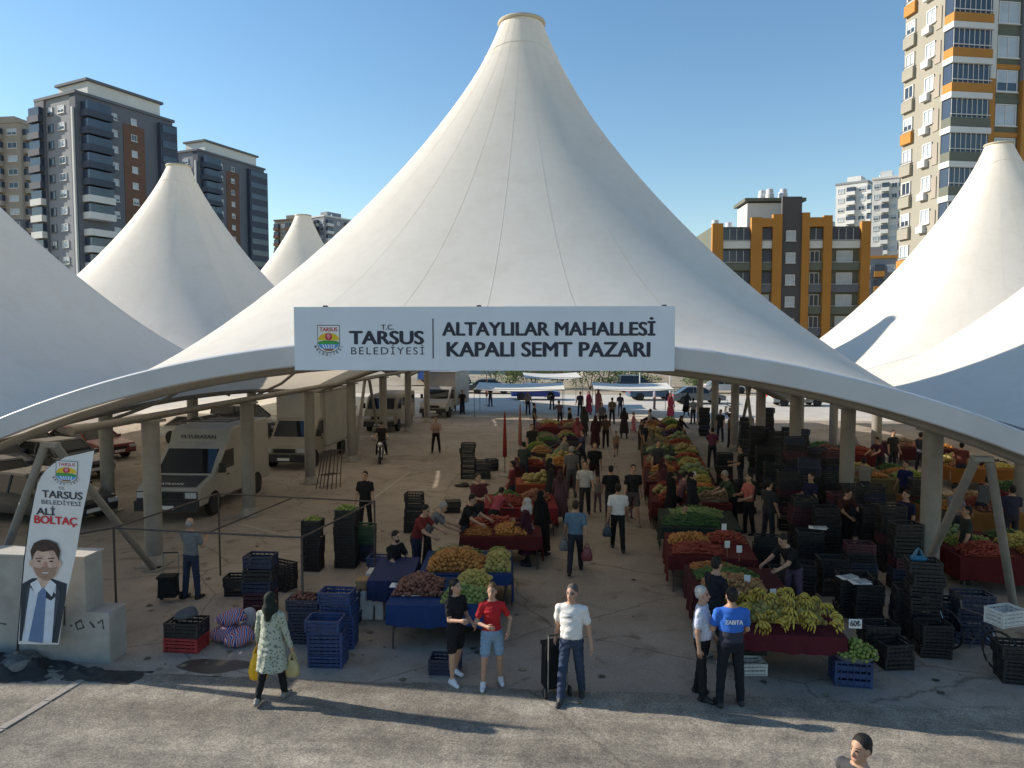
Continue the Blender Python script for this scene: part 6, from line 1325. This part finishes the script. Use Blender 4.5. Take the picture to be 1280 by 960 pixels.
person('grey-clad man with hands down near the mixed stall', G(714, 622), 186, 1.76, (.14, .13, .13), (.09, .09, .1), BLK, 'grey', **STAND, **FAR); person('child in pale shirt between the walkers', G(747, 640), 2, 1.15, (.25, .22, .2), (.2, .12, .12), BLK, 'black', child=True, **STAND, **FAR); person('small girl in pink beside the black printed T-shirt', G(786, 648), 10, 1.1, (.3, .12, .14), (.3, .12, .14), BLK, 'brown', child=True, female=True, top='tunic', **STAND, **FAR)
person('child in tan clothes walking alone in the aisle', G(770, 570), 0, 1.2, (.28, .19, .12), (.2, .14, .1), BLK, 'black', child=True, bottom='shorts', **WALK, **FAR); person('woman in long dark maroon dress in mid aisle', G(744, 560), 175, 1.64, (.06, .02, .03), BLK, BLK, (.05, .02, .03), female=True, top='dress', hair='scarf', **STAND, **FAR)
person('man in brown walking beside the maroon dress', G(757, 560), 180, 1.72, (.1, .06, .05), (.03, .02, .025), BLK, 'black', **WALK, **FAR); person('man in olive shirt at the sunlit end of the aisle', G(765, 530), 180, 1.74, (.12, .1, .07), BLK, BLK, 'black', **WALK2, **FAR)
person('girl in pink and white dress in the sunlight', G(792, 540), 60, 1.2, (.55, .22, .24), (.5, .2, .2), BLK, 'black', child=True, female=True, top='dress', **WALK, **FAR); person('thin dark boy leaning toward the far banana-side stall', G(800, 562), 60, 1.5, (.08, .06, .04), (.05, .04, .03), BLK, 'black', lean=10, **STAND, **FAR)
far = [(736, 518, (.3, .05, .1), 'dress', 'woman in flowered red dress under the awning'), (748, 516, (.35, .12, .12), 'dress', 'woman in rose dress under the awning'), (725, 520, (.03, .03, .05), 'tee', 'man in navy under the van-side awning'), (690, 512, (.02, .02, .02), 'tee', 'man in black behind the greens stall'), (668, 540, (.03, .03, .04), 'tee', 'dark vendor beside the pale piled stall'), (660, 518, (.25, .27, .32), 'tee', 'man in grey-blue shirt near the awning pole'), (730, 545, (.05, .05, .05), 'coat', 'stout figure in black coat by the van-side stalls'), (700, 535, (.1, .06, .08), 'tee', 'vendor bending over the peach pile'),
       (613, 508, (.04, .04, .04), 'tee', 'lone dark figure at the awning corner'), (818, 512, (.3, .3, .36), 'tee', 'shopper in striped shirt at the banana-side awning'), (838, 522, (.25, .04, .07), 'dress', 'woman in red among the far banana-side stalls'), (858, 520, (.02, .02, .02), 'coat', 'woman in black coat among the far banana-side stalls'), (866, 530, (.3, .32, .34), 'tee', 'man in light grey at the far banana-side stalls'), (900, 552, (.03, .03, .03), 'tee', 'dark-haired vendor near the standing motorbike'), (912, 560, (.12, .09, .06), 'tee', 'vendor in brown near the standing motorbike'), (848, 560, (.04, .03, .03), 'coat', 'shopper in dark coat by the melon stall')]
for i, (px, py, c, tp_, lb) in enumerate(far): person(lb, G(px, py), (30, 160, 200, -40, 90)[i % 5], 1.68 + .03 * (i % 3), c, (.03, .03, .04), BLK, 'black' if tp_ == 'tee' else tuple(v * .5 for v in c), female=tp_ != 'tee', top=tp_, hair='short' if tp_ == 'tee' else 'scarf', **(WORK if i % 4 == 3 else STAND), **FAR)
# left background
person('man in pale shirt with folded arms before the minibus', G(545, 566), 10, 1.74, (.34, .24, .22), BLK, BLK, 'black', legs=((4, 8, 2), (-4, 8, 2)), arms=((24, 10, 90, 50), (24, 10, 90, 50)), **FAR); person('man in black standing beyond the far truck', G(578, 518), 30, 1.76, BLK, NVY, BLK, 'black', **STAND, **FAR); person('dark-clothed figure standing by the far motorbike', G(567, 514), 20, 1.7, (.03, .02, .03), BLK, BLK, 'black', **HOLD, **FAR)
person('capped rider sitting on the dark motorbike', (G(476, 577)[0] - .02, G(476, 577)[1] + .28), 12, 1.7, (.02, .02, .022), BLK, BLK, 'black', z=.3, lean=10, legs=((62, 12, 80), (62, 12, 80)), arms=((42, 10, 20, 0), (42, 10, 20, 0)), hair='cap', **FAR); person('dark-haired vendor peering over the green produce crates', G(457, 664), 0, 1.7, BLK, BLK, BLK, 'black', **STAND, **FAR)
# right row
person('shopper in pink shirt bending at the tomato stall', G(848, 660), 100, 1.66, (.22, .11, .12), BLK, BLK, 'black', lean=18, arms=((30, 6, 40, 10), (30, 6, 40, 10)), **MID); person('figure in long black clothes at the cucumber stall', G(838, 664), 110, 1.68, (.012, .01, .012), BLK, BLK, (.02, .016, .016), female=True, top='coat', hair='scarf', **STAND, **MID)
person('child in yellow T-shirt beside the banana-side stalls', G(855, 690), 10, 1.22, (.48, .42, .05), (.25, .22, .2), BLK, 'black', child=True, bottom='shorts', **STAND, **MID); person('vendor in green bending behind the cucumber stall', G(915, 660), -80, 1.7, (.05, .07, .04), BLK, BLK, 'grey', **WORK, **MID); person('vendor in salmon shirt behind the pepper stall', G(935, 668), -70, 1.7, (.4, .12, .1), BLK, BLK, 'black', **HOLD, **MID)
person('banana seller in black stooping behind his stall', G(992, 766), -60, 1.7, BLK, (.1, .07, .11), BLK, 'black', lean=30, arms=((46, 6, 20, 10), (40, 6, 30, 10)), legs=((10, 6, 12), (0, 6, 8)), **MID)
for i, (px, py, c, lb) in enumerate([(1080, 640, (.25, .22, .2), 'man in pale shirt seen between the crate-side columns'), (1130, 646, (.015, .02, .09), 'man in blue shirt seen between the crate-side columns'), (1192, 690, (.18, .16, .18), 'man in grey under the bicycle-side V prop'), (1226, 672, (.1, .11, .11), 'man in dull green under the bicycle-side V prop'), (1205, 728, (.03, .04, .035), 'stooping vendor in dark green behind the bicycle'), (1262, 690, (.03, .03, .06), 'man in navy beside the crimson stall'), (1100, 600, (.07, .02, .04), 'woman in maroon deep in the second row'), (1115, 590, (.03, .03, .03), 'person in black deep in the second row'), (1150, 594, (.04, .045, .06), 'person in slate deep in the second row'), (1070, 584, (.3, .28, .28), 'man in white deep in the second row'),
        (1200, 612, (.1, .03, .03), 'person in rust behind the tan stall'), (1012, 668, (.02, .02, .06), 'vendor in navy among the black crates'), (1050, 690, (.06, .02, .02), 'vendor in maroon among the black crates'), (960, 680, (.03, .03, .035), 'vendor in black behind the carrots'), (925, 618, (.02, .02, .02), 'vendor in black behind the onion stall'), (890, 585, (.12, .03, .06), 'vendor in plum behind the cabbage stall'), (1130, 700, (.02, .022, .06), 'vendor in dark blue beside the first crate-side column')]):
    person(lb, G(px, py), (170, -60, 20, 120, -100)[i % 5], 1.72, c, (.03, .03, .04), BLK, 'black', **(WORK, STAND, HOLD)[i % 3], **FAR)

# more of the crowd along the aisle and by the stalls
more = [(700, 655, (.1, .05, .06), 'coat', 'woman in brown coat beside the red topped stall'), (688, 640, (.03, .03, .03), 'coat', 'woman in black at the rust table'), (705, 600, (.25, .22, .2), 'tee', 'man in cream shirt by the mixed stall'), (728, 585, (.05, .06, .1), 'tee', 'man in navy shirt near the mixed stall'), (722, 566, (.3, .08, .1), 'coat', 'woman in red coat past the mixed stall'),
        (822, 610, (.06, .06, .06), 'tee', 'man in charcoal facing the onion stall'), (815, 585, (.2, .16, .12), 'coat', 'woman in tan coat facing the apple stall'), (828, 640, (.09, .03, .04), 'coat', 'woman in maroon coat facing the tomato stall'), (806, 575, (.03, .03, .04), 'tee', 'man in black facing the cabbage stall'), (812, 548, (.3, .3, .3), 'tee', 'man in grey at the potato stall'),
        (780, 548, (.04, .03, .04), 'coat', 'woman in dark coat far down the aisle'), (752, 540, (.12, .12, .14), 'tee', 'man in grey shirt far down the aisle'), (775, 520, (.03, .04, .06), 'tee', 'man in dark blue at the aisle end'), (712, 548, (.02, .02, .02), 'tee', 'man in black beside the piled stall'), (864, 668, (.02, .02, .025), 'coat', 'woman in black behind the child in yellow'), (640, 640, (.16, .03, .03), 'tee', 'vendor in red behind the red topped stall'), (655, 610, (.04, .05, .05), 'tee', 'vendor in dark shirt behind the rust table'), (665, 580, (.03, .03, .03), 'tee', 'vendor in black behind the mixed stall')]
for i, (px, py, c, tp_, lb) in enumerate(more): person(lb, G(px, py), (180, 100, 60, -90, 170, 20)[i % 6], 1.66 + .04 * (i % 3), c, (.03, .03, .04), BLK, 'black' if tp_ == 'tee' else tuple(v * .6 for v in c), female=tp_ != 'tee', top=tp_, hair='short' if tp_ == 'tee' else 'scarf', **(WALK if i % 3 == 0 else HOLD if i % 3 == 1 else STAND), **FAR)
